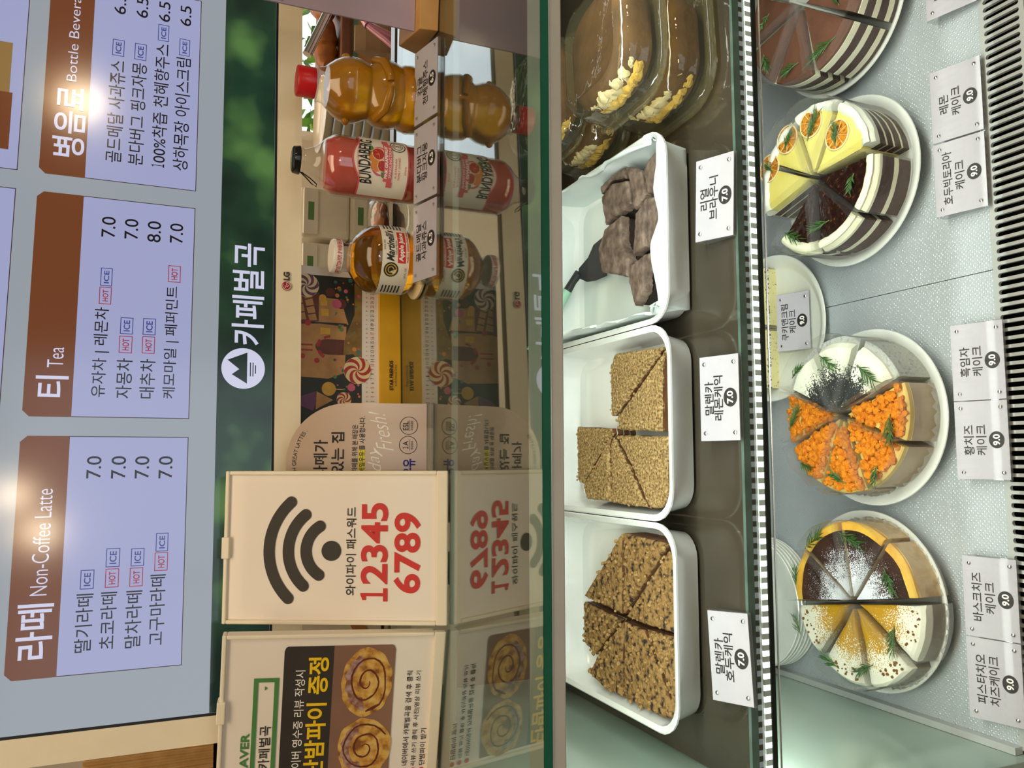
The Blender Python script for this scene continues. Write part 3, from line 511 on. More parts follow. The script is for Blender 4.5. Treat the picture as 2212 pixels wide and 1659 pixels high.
# ------------------------------------------------------------ price tags
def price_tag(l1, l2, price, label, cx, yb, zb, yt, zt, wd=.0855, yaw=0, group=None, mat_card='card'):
    ln = math.hypot(yt - yb, zt - zb); sl = math.atan2(zt - zb, yt - yb)
    t = thing('price_tag', label, 'price tag', (cx, yb, zb), (0, 0, R(yaw)), group)
    h = wd / 2; f = .0028; top = lambda s: Vector((0, s * math.cos(sl), f + s * math.sin(sl)))
    p0, p1 = top(0), top(ln); k = .0004
    mb = MB().add([(-h, p0.y, k), (h, p0.y, k), (h, p1.y, k), (-h, p1.y, k), (-h, p0.y, p0.z), (h, p0.y, p0.z), (h, p1.y, p1.z), (-h, p1.y, p1.z)], [(3, 2, 1, 0), (4, 5, 6, 7), (0, 1, 5, 4), (1, 2, 6, 5), (2, 3, 7, 6), (3, 0, 4, 7)])
    obj('acrylic_block', mb, 'acrylic', t, label='clear acrylic wedge')
    rot = (-(math.pi / 2 - sl), 0, 0)
    def pl(o): o.location = (p0.x, p0.y, p0.z); o.rotation_euler = rot; return o
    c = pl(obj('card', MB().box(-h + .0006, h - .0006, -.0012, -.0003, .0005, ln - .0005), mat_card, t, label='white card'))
    for sx in (-1, 1):
        for sz in (.12, .86):
            pl(obj('screw', MB().lathe([(.0019, 0), (.0019, .0012), (.0008, .0018)], 12, fn=None), 'screw', t, smooth=True)).location = (sx * (h - .008), p0.y + (sz * ln) * math.cos(sl), p0.z + sz * ln * math.sin(sl) + .001)
            t.children[-1].rotation_euler = (sl, 0, 0)
    u = ln * 1000
    w1 = (11 if len(l1) < 5 else 10.3) * len(l1); w2 = (11 if len(l2) < 5 else 10.3) * len(l2)
    for o in letters('lettering', [(l1, -w1 / 2, u * .64, w1 / 2, u * .64 + 11), (l2, -w2 / 2, u * .405, w2 / 2, u * .405 + 11)], .0015, 'ink', t, bold=.012): pl(o)
    b = pl(obj('price_badge', MB().disc(0, ln * .225, .0092, .0015, 32, rz=.0078), 'ink', t, flip=False, label='black oval price badge'))
    letters('price_digits', [(price, -6, u * .225 - 3.6, 6, u * .225 + 3.6)], .0018, 'white_ink', b, bold=.03)
    return t
CT = (('감귤', '천혜향주스', .4305, 'white price tag for citrus juice at the foot of the orange juice bottle'), ('분다버그', '핑크자몽', .3375, 'white price tag at the foot of the pink grapefruit bottle'), ('골드메달', '사과쥬스', .2455, 'white price tag before the round apple juice bottle'))
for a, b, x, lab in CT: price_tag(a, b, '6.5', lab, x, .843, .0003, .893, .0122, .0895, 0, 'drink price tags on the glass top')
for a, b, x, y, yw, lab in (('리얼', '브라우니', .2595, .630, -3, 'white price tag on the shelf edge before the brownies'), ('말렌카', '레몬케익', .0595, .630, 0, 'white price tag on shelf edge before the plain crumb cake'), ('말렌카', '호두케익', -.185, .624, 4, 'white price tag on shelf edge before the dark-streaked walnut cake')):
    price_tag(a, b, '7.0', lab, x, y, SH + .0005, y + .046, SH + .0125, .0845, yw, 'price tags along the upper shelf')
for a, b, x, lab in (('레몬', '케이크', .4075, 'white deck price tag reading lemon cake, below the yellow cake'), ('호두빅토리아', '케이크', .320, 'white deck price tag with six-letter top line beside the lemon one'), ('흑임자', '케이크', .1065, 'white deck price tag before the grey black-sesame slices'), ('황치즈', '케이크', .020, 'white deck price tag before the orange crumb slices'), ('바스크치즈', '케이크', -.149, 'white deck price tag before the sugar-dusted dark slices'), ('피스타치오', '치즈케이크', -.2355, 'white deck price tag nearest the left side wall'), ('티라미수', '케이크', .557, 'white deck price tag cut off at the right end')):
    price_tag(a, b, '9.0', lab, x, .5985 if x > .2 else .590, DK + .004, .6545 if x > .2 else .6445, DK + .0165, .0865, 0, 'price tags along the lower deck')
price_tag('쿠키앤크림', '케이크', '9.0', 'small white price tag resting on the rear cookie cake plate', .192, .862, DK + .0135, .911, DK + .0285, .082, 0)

# ------------------------------------------------------------ bottles on the glass
def wrap(cx, r, dr=.0006): return lambda x, z: (cx + (r + dr) * math.sin(x / r), -(r + dr) * math.cos(x / r), z)
def patch(x0, z0, x1, z1, r, dr, n=16, top=None, name='label', mt='label_cream', parent=None, label=None, bot=None):
    mb = MB(); W0 = wrap(0, r, dr); vs = []
    for j in range(n + 1):
        x = x0 + (x1 - x0) * j / n; zz = top(x) if top else z1; zb = bot(x) if bot else z0
        vs += [W0(x, zb), W0(x, zz)]
    mb.add(vs, [(2 * j, 2 * j + 2, 2 * j + 3, 2 * j + 1) for j in range(n)])
    return obj(name, mb, mt, parent, smooth=True, flip=False, label=label)
def cdisc(x, z, rx, rz, r, dr, name, mt, parent, n=28, label=None, a0=0, a1=360, inner=0):
    W0 = wrap(0, r, dr)
    if inner:
        A = [R(a0 + (a1 - a0) * j / n) for j in range(n + 1)]
        vs = [W0(x + k * rx * math.cos(a), z + k * rz * math.sin(a)) for a in A for k in (inner, 1)]
        return obj(name, MB().add(vs, [(2 * j, 2 * j + 1, 2 * j + 3, 2 * j + 2) for j in range(n)]), mt, parent, flip=False, label=label)
    return obj(name, MB().add([W0(x + rx * math.cos(2 * math.pi * j / n), z + rz * math.sin(2 * math.pi * j / n)) for j in range(n)], [tuple(range(n))]), mt, parent, flip=False, label=label)
# orange juice in a moulded figure bottle
jb = thing('juice_bottle', 'moulded plastic bottle of orange juice with a red cap', 'bottle', (.432, .924, .0003))
lob = lambda a, z: 1 + .055 * math.cos(2 * a) + .03 * math.sin(3 * a + z * 60)
pj = [(.0335, 0), (.037, .004), (.0385, .014), (.037, .022), (.0345, .026), (.037, .034), (.0385, .045), (.036, .056), (.0305, .064), (.0315, .068), (.035, .076), (.0365, .086), (.0345, .096), (.030, .104), (.024, .111)]
obj('juice', MB().lathe([(r - .0012, z + .0008) for r, z in pj], 48, fn=lob), 'juice_orange', jb, smooth=True, label='orange juice')
obj('bottle_body', MB().lathe(pj + [(.0205, .116), (.0195, .1215), (.0205, .1225), (.0205, .124), (.0165, .1245), (.0165, .134)], 48, fn=lambda a, z: lob(a, z) if z < .112 else 1, cap1=False), 'bottle', jb, smooth=True, label='clear moulded body')
for sx in (-1, 1):
    obj('moulded_arm', MB().tube([(sx * .0345, -.011, .058), (sx * .0275, -.027, .05), (sx * .011, -.0345, .046), (sx * .003, -.035, .045)], [.006, .006, .005, .004], 10), 'juice_orange', jb, smooth=True, label='folded arm moulded in the bottle')
    obj('moulded_ear', MB().blob((sx * .0385, 0, .09), .005, .1, 5), 'juice_orange', jb, smooth=True)
obj('bottle_cap', MB().lathe([(.0168, .1255), (.0174, .126), (.0174, .145), (.0165, .1462), (.001, .1464)], 40, fn=lambda a, z: 1 + .012 * math.cos(20 * a)), 'cap_red', jb, smooth=True, label='red screw cap')
# pink grapefruit soda
pk = thing('soda_bottle', 'pink grapefruit soda bottle with cream label and black crown cap', 'bottle', (.3395, .9265, .0003))
pr = [(.031, 0), (.0345, .003), (.035, .01), (.035, .098), (.034, .104), (.029, .112), (.022, .119), (.0175, .125), (.0145, .133)]
obj('soda', MB().lathe([(r - .0015, z + .001) for r, z in pr[:6]] + [(.0265, .1135), (.001, .1136)], 48), 'soda_pink', pk, smooth=True, label='pink soda')
obj('bottle_body', MB().lathe(pr + [(.0140, .1365), (.0152, .1375), (.0152, .140), (.0138, .1405), (.0138, .143)], 48, cap1=False), 'bottle', pk, smooth=True, label='clear glass body')
obj('crown_cap', MB().lathe([(.0158, .1405), (.0160, .143), (.0152, .1475), (.013, .149), (.001, .1492)], 42, fn=lambda a, z: 1 + (.03 * math.cos(21 * a) if z < .142 else 0)), 'black_gloss', pk, smooth=True, label='black crown cap')
obj('pull_ring', MB().tube([(-.0145, -.004, .1405), (-.021, -.006, .134), (-.0285, -.008, .1275), (-.031, -.0085, .1225), (-.0285, -.0095, .1225), (-.022, -.0085, .13), (-.0155, -.006, .139)], .0007, 6), 'black_gloss', pk, label='black pull ring')
r_ = .035; hump = lambda k: (lambda x: .0775 + k + .0085 * max(0, math.cos(x / .022 * math.pi / 2)) if abs(x) < .022 else .0775 + k)
patch(-.045, .0215, .045, .08, r_, .0005, 24, hump(.002), 'label_border', 'label_pink', pk)
lb = patch(-.045, .023, .045, .08, r_, .0008, 24, hump(0), 'label', 'label_cream', pk, label='cream paper label')
WR = wrap(0, r_, .0014)
arcw = lambda x, z: WR(x, z + .006 * max(0, math.cos(x / .03 * 1.4)))
letters('brand_lettering', [('BUNDABERG', -27, 61.5, 27, 75.5)], 0, 'ink', lb, bold=.015, warp=arcw)
letters('rim_lettering', [('INVERT BOTTLE BEFORE OPENING', -20, 77.6, 20, 79.6)], 0, 'label_pink', lb, warp=lambda x, z: WR(x, z + .004 * math.cos(x / .02 * 1.4) - .001))
cdisc(0, .0565, .0175, .0115, r_, .0011, 'fruit_medallion', 'art_pink', lb, label='pink medallion with citrus fruit')
for x, z, a, b_, mt in ((-.006, .0605, .007, .006, 'art_orange'), (.004, .063, .008, .0065, 'art_orange'), (.0075, .058, .008, .0075, 'art_cream'), (.0075, .058, .007, .0065, 'art_red'), (-.006, .0535, .0068, .0058, 'art_cream'), (-.006, .0535, .0058, .0049, 'art_red'), (.013, .066, .005, .0028, 'art_green'), (-.0145, .052, .0045, .0024, 'art_green')):
    cdisc(x, z, a, b_, r_, .0013 + .0001 * (mt == 'art_red'), 'printed_citrus', mt, lb)
patch(-.0225, .0415, .0225, .0515, r_, .0017, 16, None, 'ribbon', 'label_pink', lb, label='red ribbon band')
patch(-.029, .0405, -.0225, .047, r_, .0016, 4, None, 'ribbon_end', 'label_pink', lb); patch(.0225, .0455, .029, .0525, r_, .0016, 4, None, 'ribbon_end', 'label_pink', lb)
W3 = wrap(0, r_, .002)
letters('ribbon_lettering', [('PINK GRAPEFRUIT', -19, 47, 19, 50.6, .03), ('SPARKLING DRINK', -18, 42.6, 18, 45.6)], 0, 'white_ink', lb, warp=W3)
letters('label_lettering', [('AUSTRALIAN', -18, 36.2, 4, 38.6), ('FAMILY OWNED', -19, 32.2, 6, 34.6), ('375ML', -13, 25, -3, 27)], 0, 'red_ink', lb, warp=WR)
cdisc(.0225, .034, .0092, .0092, r_, .0012, 'craft_stamp', 'ink', lb, inner=.9, label='round black stamp'); cdisc(.0225, .034, .006, .006, r_, .0012, 'craft_stamp', 'ink', lb, inner=.9)
letters('stamp_lettering', [('OVER', 20, 36.6, 25, 38), ('2', 21.4, 32.4, 23.6, 36), ('DAYS', 20, 30.2, 25, 31.6)], 0, 'ink', lb, warp=WR, bold=.02)
# round apple juice bottle
ap = thing('juice_bottle', 'round squat glass bottle of amber apple juice with a white lid', 'bottle', (.2345, .9345, .0045))
pa = [(.026, 0), (.033, .003), (.0385, .010), (.0405, .020), (.0405, .046), (.0385, .055), (.033, .063), (.025, .070), (.0185, .0745)]
obj('juice', MB().lathe([(r - .001, z + .0008) for r, z in pa] + [(.001, .0752)], 56, fn=lambda a, z: 1 + .008 * math.cos(10 * a) * (z > .05)), 'apple', ap, smooth=True, label='amber apple juice')
obj('bottle_body', MB().lathe(pa + [(.0165, .077), (.0165, .083), (.018, .0835), (.018, .085), (.0165, .0855), (.0165, .09)], 56, fn=lambda a, z: 1 + .008 * math.cos(10 * a) * (z > .05 and z < .076), cap1=False), 'bottle', ap, smooth=True, label='clear glass body')
lid = obj('bottle_lid', MB().lathe([(.0192, .0862), (.0198, .0868), (.0198, .0955), (.0185, .0975), (.012, .0978), (.001, .0972)], 48), 'cap_white', ap, smooth=True, label='white metal lid')
letters('lid_lettering', [('SAFETY BUTTON POPS UP WHEN SEAL IS BROKEN', -29, 88.4, 29, 93.6)], 0, 'red_ink', lid, warp=wrap(0, .0198, .0003), bold=.02)
r_ = .0408; lb = patch(-.058, .0155, .048, .047, r_, .0004, 26, None, 'label', 'label_cream', ap, label='cream wraparound label'); WR = wrap(0, r_, .0009)
letters('brand_lettering', [("Martinelli's", -9, 33, 30, 42.5, .02)], 0, 'ink', lb, warp=lambda x, z: WR(x + .25 * (z - .035), z))
patch(-.011, .0195, .029, .029, r_, .0006, 12, None, 'name_band', 'red_ink', lb, label='red name band')
letters('name_lettering', [('Apple Juice', -9, 20.8, 27, 27.8, .03)], 0, 'white_ink', lb, warp=wrap(0, r_, .001))
letters('label_lettering', [('SINCE 1868', 3, 43.4, 15, 45.2), ('GOLD MEDAL', -2, 30, 16, 31.8), ('10 FL OZ', -28, 18, -16, 20)], 0, 'ink', lb, warp=WR); letters('red_lettering', [('FROM U.S. GROWN FRESH APPLES', -10, 16.4, 30, 18.4)], 0, 'red_ink', lb, warp=WR, bold=.02)
cdisc(-.019, .036, .0085, .0085, r_, .0007, 'gold_seal', 'dark_green', lb, label='round dark green seal'); cdisc(-.019, .036, .0068, .0068, r_, .0009, 'seal_ring', 'art_yellow', lb, inner=.85); cdisc(-.019, .036, .0038, .0038, r_, .0009, 'seal_ring', 'art_yellow', lb, inner=.75)
for x0 in (-52, 34):
    for j in range(6): patch(x0 / 1000, (22 + j * 3.8) / 1000, (x0 + 13) / 1000, (23.6 + j * 3.8) / 1000, r_, .0008, 4, None, 'fine_print', 'charcoal_ink', lb)
co = obj('coaster', MB().lathe([(.042, 0), (.0435, .001), (.0435, .0032), (.042, .0042), (.001, .0042)], 48), 'art_cream', loc=(.2335, .926, T + .0002), smooth=True); tag_(co, 'thin round cream coaster under the apple juice bottle', 'coaster')

# ------------------------------------------------------------ enamel trays on the shelf
def tray(label, x0, x1, y0, y1, grp='white enamel trays on the shelf'):
    w_, d_, cx, cy = x1 - x0, y1 - y0, (x0 + x1) / 2, (y0 + y1) / 2; h = .044; t = .022
    t_ = obj('enamel_tray', MB().loft([rr(w_ - t - .012, d_ - t - .03, .02, .0003), rr(w_ - t, d_ - t - .014, .026, .004), rr(w_ - .012, d_ - .012, .03, h - .005), rr(w_ - .001, d_ - .001, .032, h - .0035), rr(w_, d_, .033, h - .001), rr(w_ - .003, d_ - .003, .032, h),
        rr(w_ - .013, d_ - .013, .03, h - .002), rr(w_ - .016, d_ - .016, .029, h - .008), rr(w_ - t - .005, d_ - t - .015, .026, .007), rr(w_ - t - .018, d_ - t - .03, .02, .0032)]), 'enamel', loc=(cx, cy, T + SH), smooth=True)
    return tag_(t_, label, 'tray', grp)
tray('white enamel tray holding dark-streaked walnut cake, nearest the side wall', -.2725, -.0645, .685, .962)
tray('white enamel tray holding plain golden crumb cake, between the other trays', -.0635, .1395, .688, .964)
tray('white enamel tray lined with parchment holding brownies', .1405, .347, .688, .964)
def cen(P): return sum(p[0] for p in P) / len(P), sum(p[1] for p in P) / len(P)
def edist(p, P):
    d = 9
    for i in range(len(P)):
        a, b = P[i], P[(i + 1) % len(P)]; L2 = (b[0] - a[0]) ** 2 + (b[1] - a[1]) ** 2
        t = max(0, min(1, ((p[0] - a[0]) * (b[0] - a[0]) + (p[1] - a[1]) * (b[1] - a[1])) / L2)); d = min(d, math.hypot(p[0] - a[0] - t * (b[0] - a[0]), p[1] - a[1] - t * (b[1] - a[1])))
    return d
def slab(P, zf, z1, step, amp, ns, edge, seed, dome=0, skirt=None):
    """polygon slab with a rough top: returns top-and-side mesh; P in metres around (0,0)"""
    b = bmesh.new(); vs = [b.verts.new((x, y, 0)) for x, y in P]; f = b.faces.new(vs)
    if f.normal.z < 0 or sum(P[i][0] * P[(i + 1) % len(P)][1] - P[(i + 1) % len(P)][0] * P[i][1] for i in range(len(P))) < 0: bmesh.ops.reverse_faces(b, faces=[f])
    bmesh.ops.poke(b, faces=b.faces[:])
    for _ in range(7):
        es = [e for e in b.edges if e.calc_length() > step]
        if not es: break
        bmesh.ops.subdivide_edges(b, edges=es, cuts=1, use_grid_fill=True); bmesh.ops.triangulate(b, faces=b.faces[:])
    for v in b.verts:
        d = edist(v.co, P); n1 = noise.noise(Vector((v.co.x * ns, v.co.y * ns, seed))) + .5 * noise.noise(Vector((v.co.x * ns * 2.3, v.co.y * ns * 2.3, seed + 5)))
        e = max(0, 1 - d / edge); v.co.z = z1 + amp * n1 * (1 if d > edge * .5 else .6) - edge * .9 * e * e + dome * min(1, d / .02)
        jx = noise.noise(Vector((v.co.x * 160, v.co.y * 160, seed + 9))) * .0011; v.co.x += jx; v.co.y += noise.noise(Vector((v.co.y * 160, v.co.x * 160, seed + 19))) * .0011
    be = [e for e in b.edges if len(e.link_faces) == 1]
    r = bmesh.ops.extrude_edge_only(b, edges=be); nv = [g for g in r['geom'] if isinstance(g, bmesh.types.BMVert)]
    zs = skirt if skirt is not None else zf
    for v in nv: v.co.z = zs + (noise.noise(Vector((v.co.x * 300, v.co.y * 300, seed))) * .0015 if skirt is not None else 0)
    b.verts.index_update(); mb = MB().add([tuple(v.co) for v in b.verts], [tuple(v.index for v in f.verts) for f in b.faces]); b.free(); return mb
def shrink(P, d):
    cx, cy = cen(P); return [(x - (x - cx) * d / max(.001, math.hypot(x - cx, y - cy)), y - (y - cy) * d / max(.001, math.hypot(x - cx, y - cy))) for x, y in P]
TRAYS = {'walnut': (-.2725, -.0645, .685, .962), 'lemon': (-.0635, .1395, .688, .964), 'brownie': (.1405, .347, .688, .964)}
def infit(kind, x, y, z):                                   # keep a point inside its tray's sloping, round-cornered walls
    a, b, c, d = TRAYS[kind]; u = min(1, max(0, z / .036)); e = .003 + (.005 if kind == 'brownie' else 0)
    hw, hd, r = (b - a) / 2 - (.0145 - .0055 * u) - e, (d - c) / 2 - (.0195 - .0105 * u) - e, .024; cx, cy = (a + b) / 2, (c + d) / 2
    px, py = max(-hw, min(hw, x - cx)), max(-hd, min(hd, y - cy)); qx, qy = abs(px) - (hw - r), abs(py) - (hd - r)
    if qx > 0 and qy > 0 and math.hypot(qx, qy) > r:
        k = r / math.hypot(qx, qy); px = math.copysign(hw - r + qx * k, px); py = math.copysign(hd - r + qy * k, py)
    return cx + px, cy + py
def densify(P, st=.012):
    o = []
    for i, p in enumerate(P):
        q = P[(i + 1) % len(P)]; n = max(1, int(math.hypot(q[0] - p[0], q[1] - p[1]) / st)); o += [(p[0] + (q[0] - p[0]) * j / n, p[1] + (q[1] - p[1]) * j / n) for j in range(n)]
    return o
def cakepiece(name, label, P, kind, grp, seed):
    P = [infit(kind, x, y, .036) for x, y in densify(P)]
    cx, cy = cen(P); Q = [(x - cx, y - cy) for x, y in P]; z0 = .0036
    t = thing(name, label, 'cake', (cx, cy, SH + z0), group=grp); h = .034 if kind != 'brownie' else .036
    q = shrink(Q, .0012)
    n = len(q); at = lambda z, k=0: [(lambda w: (w[0] - cx, w[1] - cy, z))(infit(kind, x + cx, y + cy, z)) for x, y in shrink(q, k)]
    if kind == 'brownie':
        obj('crumb', MB().loft([at(0, .002), at(h - .004, .0015)]), 'brownie_in', t, label='dark moist inside')
        obj('crust', slab(q, 0, h, .0024, .0010, 60, .0024, seed, .0008, skirt=h - .012), 'brownie', t, smooth=True, label='crackled brown top')
    else:
        lv = [0, .007, .0085, .0155, .017, .024, .0255, h - .003]
        for i in range(0, 8, 2):
            obj('sponge_layer', MB().loft([at(lv[i]), at(lv[i + 1])]), 'honey_side', t)
            if i < 6: obj('cream_layer', MB().loft([at(lv[i + 1], .0008), at(lv[i + 2], .0008)]), 'cream_white', t)
        obj('crumb_top', slab(q, 0, h, .0032, .0012, 380, .003, seed, 0, skirt=h - .005), 'walnut_crust' if kind == 'walnut' else 'crust', t, label='nutty crumb topping')
        r4 = random.Random(seed); nb = MB()
        xs = [p[0] for p in q]; ys = [p[1] for p in q]; k = 0
        while k < (55 if kind == 'walnut' else 40):
            x, y = r4.uniform(min(xs), max(xs)), r4.uniform(min(ys), max(ys)); ins = False
            for i in range(n):
                a, b = q[i], q[i - 1]
                if (a[1] > y) != (b[1] > y) and x < (b[0] - a[0]) * (y - a[1]) / (b[1] - a[1]) + a[0]: ins = not ins
            if not ins: continue
            k += 1; nb.blob((x, y, h + .0004), r4.uniform(.0009, .0024 if kind == 'walnut' else .0016), .5, k)
        o = obj('nut_crumbs', nb, 'nut', t, label='chopped nut bits'); o['kind'] = 'stuff'
    return t
WAL = {'w1': [(-0.0819, 0.7977), (-0.1711, 0.8011), (-0.164, 0.888)], 'w2': [(-0.0806, 0.7937), (-0.0847, 0.7059), (-0.1701, 0.7952)], 'w3': [(-0.1714, 0.7913), (-0.0861, 0.701), (-0.0997, 0.6919), (-0.1723, 0.6921), (-0.1741, 0.7514)], 'w4': [(-0.1761, 0.8012), (-0.2281, 0.861), (-0.2191, 0.8868), (-0.17, 0.8881)], 'w5': [(-0.1776, 0.7983), (-0.2614, 0.8016), (-0.2615, 0.8412), (-0.2516, 0.8761), (-0.2285, 0.8577)], 'w6': [(-0.1764, 0.7944), (-0.1795, 0.7552), (-0.2583, 0.6943), (-0.2664, 0.7455), (-0.2614, 0.7977)], 'w7': [(-0.1768, 0.7506), (-0.1747, 0.693), (-0.2556, 0.6911)]}
WL = {'w1': 'walnut cake triangle at the back right of its tray', 'w2': 'walnut cake triangle along the right wall of its tray', 'w3': 'front right walnut cake piece touching the tray rim', 'w4': 'rear walnut cake wedge with a gap beside it', 'w5': 'left rear walnut cake piece against the left tray wall', 'w6': 'large left walnut cake piece in the front corner', 'w7': 'low walnut cake triangle along the front rim of its tray'}
for i, k in enumerate(WAL): cakepiece('walnut_cake_piece', WL[k], WAL[k], 'walnut', 'walnut cake pieces in the left tray', 11 + i)
LEM = {'m1': [(0.1212, 0.8065), (0.116, 0.7074), (0.0492, 0.8073), (0.0486, 0.8167), (0.1075, 0.8183)], 'm2': [(0.1132, 0.705), (0.0915, 0.7125), (0.0274, 0.7138), (0.0322, 0.8006), (0.047, 0.8043)], 'm3': [(0.0406, 0.9007), (0.0354, 0.817), (0.0295, 0.8151), (-0.0302, 0.8876), (-0.0271, 0.8996)], 'm4': [(0.0264, 0.8193), (0.017, 0.8227), (-0.0489, 0.8213), (-0.0482, 0.8774), (-0.0324, 0.8865)], 'm5': [(0.0263, 0.8141), (-0.0041, 0.7837), (-0.054, 0.7433), (-0.0498, 0.8181), (0.0169, 0.8185)], 'm6': [(0.0277, 0.8079), (0.0238, 0.7038), (-0.0366, 0.7059), (-0.0565, 0.7216), (-0.0528, 0.7388), (-0.0021, 0.7798)]}
LL = {'m1': 'golden crumb cake triangle along the right wall of the middle tray', 'm2': 'golden crumb cake triangle at the front right of the middle tray', 'm3': 'rearmost golden crumb cake piece, beside the empty tray floor', 'm4': 'golden crumb cake wedge against the left tray wall, second from back', 'm5': 'golden crumb cake wedge on the left, third from back', 'm6': 'large golden crumb cake piece in the front left corner'}
for i, k in enumerate(LEM): cakepiece('crumb_cake_piece', LL[k], LEM[k], 'lemon', 'golden crumb cake pieces in the middle tray', 31 + i)
BRO = {'b1': [(0.3243, 0.8322), (0.3347, 0.7777), (0.3153, 0.7712), (0.3226, 0.8039), (0.3139, 0.8313)], 'b2': [(0.3113, 0.8303), (0.3201, 0.8029), (0.3126, 0.7693), (0.2823, 0.7623), (0.2801, 0.7822), (0.274, 0.8212)], 'b3': [(0.3342, 0.7746), (0.3145, 0.7413), (0.284, 0.7329), (0.2726, 0.7558), (0.2841, 0.7593), (0.313, 0.7673)], 'b4': [(0.3135, 0.7385), (0.3338, 0.7115), (0.3225, 0.6997), (0.2775, 0.6969), (0.2829, 0.7293)], 'b5': [(0.2705, 0.7539), (0.2817, 0.7321), (0.2539, 0.7347), (0.2278, 0.7383), (0.2222, 0.7601), (0.2602, 0.758)], 'b6': [(0.2808, 0.7294), (0.2748, 0.6962), (0.2476, 0.6937), (0.2353, 0.7026), (0.2193, 0.6955), (0.2252, 0.7338)], 'b7': [(0.2712, 0.8235), (0.2767, 0.7853), (0.2458, 0.7841), (0.2211, 0.7689), (0.2017, 0.7714), (0.2186, 0.8313), (0.249, 0.8396)], 'b8': [(0.2154, 0.7671), (0.2208, 0.7367), (0.18, 0.7397), (0.1662, 0.7589), (0.1945, 0.7716)], 'b9': [(0.2207, 0.7339), (0.2158, 0.6985), (0.1889, 0.6995), (0.1972, 0.7301)]}
BL = {'b1': 'narrow brownie strip at the far right rear', 'b2': 'square brownie at the rear, right of the spatula', 'b3': 'brownie in the middle of the right end', 'b4': 'brownie in the front right corner by the paper point', 'b5': 'long middle brownie beside the dark gap', 'b6': 'front middle brownie along the paper edge', 'b7': 'tilted brownie lying over the spatula blade', 'b8': 'pointed brownie end at the left of the tray', 'b9': 'small front left brownie by the torn paper'}
for i, k in enumerate(BRO): cakepiece('brownie', BL[k], [(min(x, .333), y) for x, y in BRO[k]], 'brownie', 'brownies in the parchment-lined tray', 51 + i)
# parchment in the brownie tray
def parchment():
    cx, cy, hw, hd = .2437, .826, .089, .1225; n = 64; vs = []; 
    for j in range(n + 1):
        for i in range(n + 1):
            u = (i / n - .5) * 2 * (hw + .062); v = (j / n - .5) * 2 * (hd + .058)
            du, dv = max(0, abs(u) - hw), max(0, abs(v) - hd); su, sv = (1 if u > 0 else -1), (1 if v > 0 else -1)
            d = max(du, dv) + .35 * min(du, dv); lim = (.050 if not (v < 0 and dv > du) else .0445) + .010 * noise.noise(Vector((u * 26, v * 26, 3))) + (.006 if v > 0 else 0)
            z = min(d, lim); over = max(0, d - lim)
            fx = hw + .10 * min(du, lim) + .0 if du > 0 else abs(u); fy = hd + .12 * min(dv, lim) if dv > 0 else abs(v)
            if u > 0 and v < 0 and du > .0 and dv > .0: lim += .012; over = max(0, d - lim)
            q = Vector((u * 30, v * 30, 7)); a = .0006 + .0054 * min(1, d / .045) ** 1.5 * (.45 if (v < 0 and dv > du) else 1)
            x = cx + su * (fx - (.0 if du <= 0 else over * .25 * (1 if du >= dv else .2))) + noise.noise(q) * a * .9 - (.002 * su if du > 0 else 0)
            y = cy + sv * (fy - (.0 if dv <= 0 else over * .25 * (1 if dv > du else .2))) + noise.noise(q + Vector((9, 0, 0))) * a * .9 - (.002 * sv if dv > 0 else 0)
            zz = z - over * .2 + noise.noise(q * .8 + Vector((0, 5, 0))) * a * .5
            if zz < .040: x = max(cx - .0885 - .0055 * zz / .04, min(cx + .0885 + .0055 * zz / .04, x)); y = max(.7065 - .008 * zz / .04, min(.946 + .008 * zz / .04, y))
            vs.append((x - cx, y - cy, max(.0036, zz + .0036)))
    fs = [(j * (n + 1) + i, j * (n + 1) + i + 1, (j + 1) * (n + 1) + i + 1, (j + 1) * (n + 1) + i) for j in range(n) for i in range(n)]
    o = obj('parchment_paper', MB().add(vs, fs), 'parchment', loc=(cx, cy, T + SH - .0002), smooth=True); o.modifiers.new('thick', 'SOLIDIFY').thickness = .0003
    return tag_(o, 'crumpled white parchment paper lining the brownie tray', 'parchment paper')
parchment()
sp = thing('spatula', 'black spatula with mint green handle lying under the brownies', 'spatula', (.225, .89, SH + .010))
def bl(pts, dz=0): return [(x - .225, y - .89, z - SH - .010 + dz) for x, y, z in pts]
A_ = [(0.2760, 0.862, -.222), (0.2700, 0.8901, -.2205), (0.2560, 0.901, -.2185), (0.2440, 0.9143, -.212)]; B_ = [(0.2243, 0.862, -.222), (0.2232, 0.8856, -.2205), (0.2250, 0.9047, -.2185), (0.232, 0.9162, -.212)]
mb = MB(); L0 = [[p, q, (q[0], q[1], q[2] + .0015), (p[0], p[1], p[2] + .0015)] for p, q in zip(bl(A_), bl(B_))]; mb.loft(L0); obj('blade', mb, 'spatula_black', sp, bev=.0004, label='black nylon blade')
obj('neck', MB().tube(bl([(.238, .9145, -.211), (.228, .924, -.207), (.2175, .931, -.203)]), [.0058, .0052, .0058], 10), 'spatula_black', sp, smooth=True)
obj('handle', MB().tube(bl([(.2175, .931, -.203), (.2, .939, -.194), (.168, .952, -.178), (.14, .962, -.164)]), [.0062, .0075, .0075, .006], 12), 'mint', sp, smooth=True, label='mint green handle')

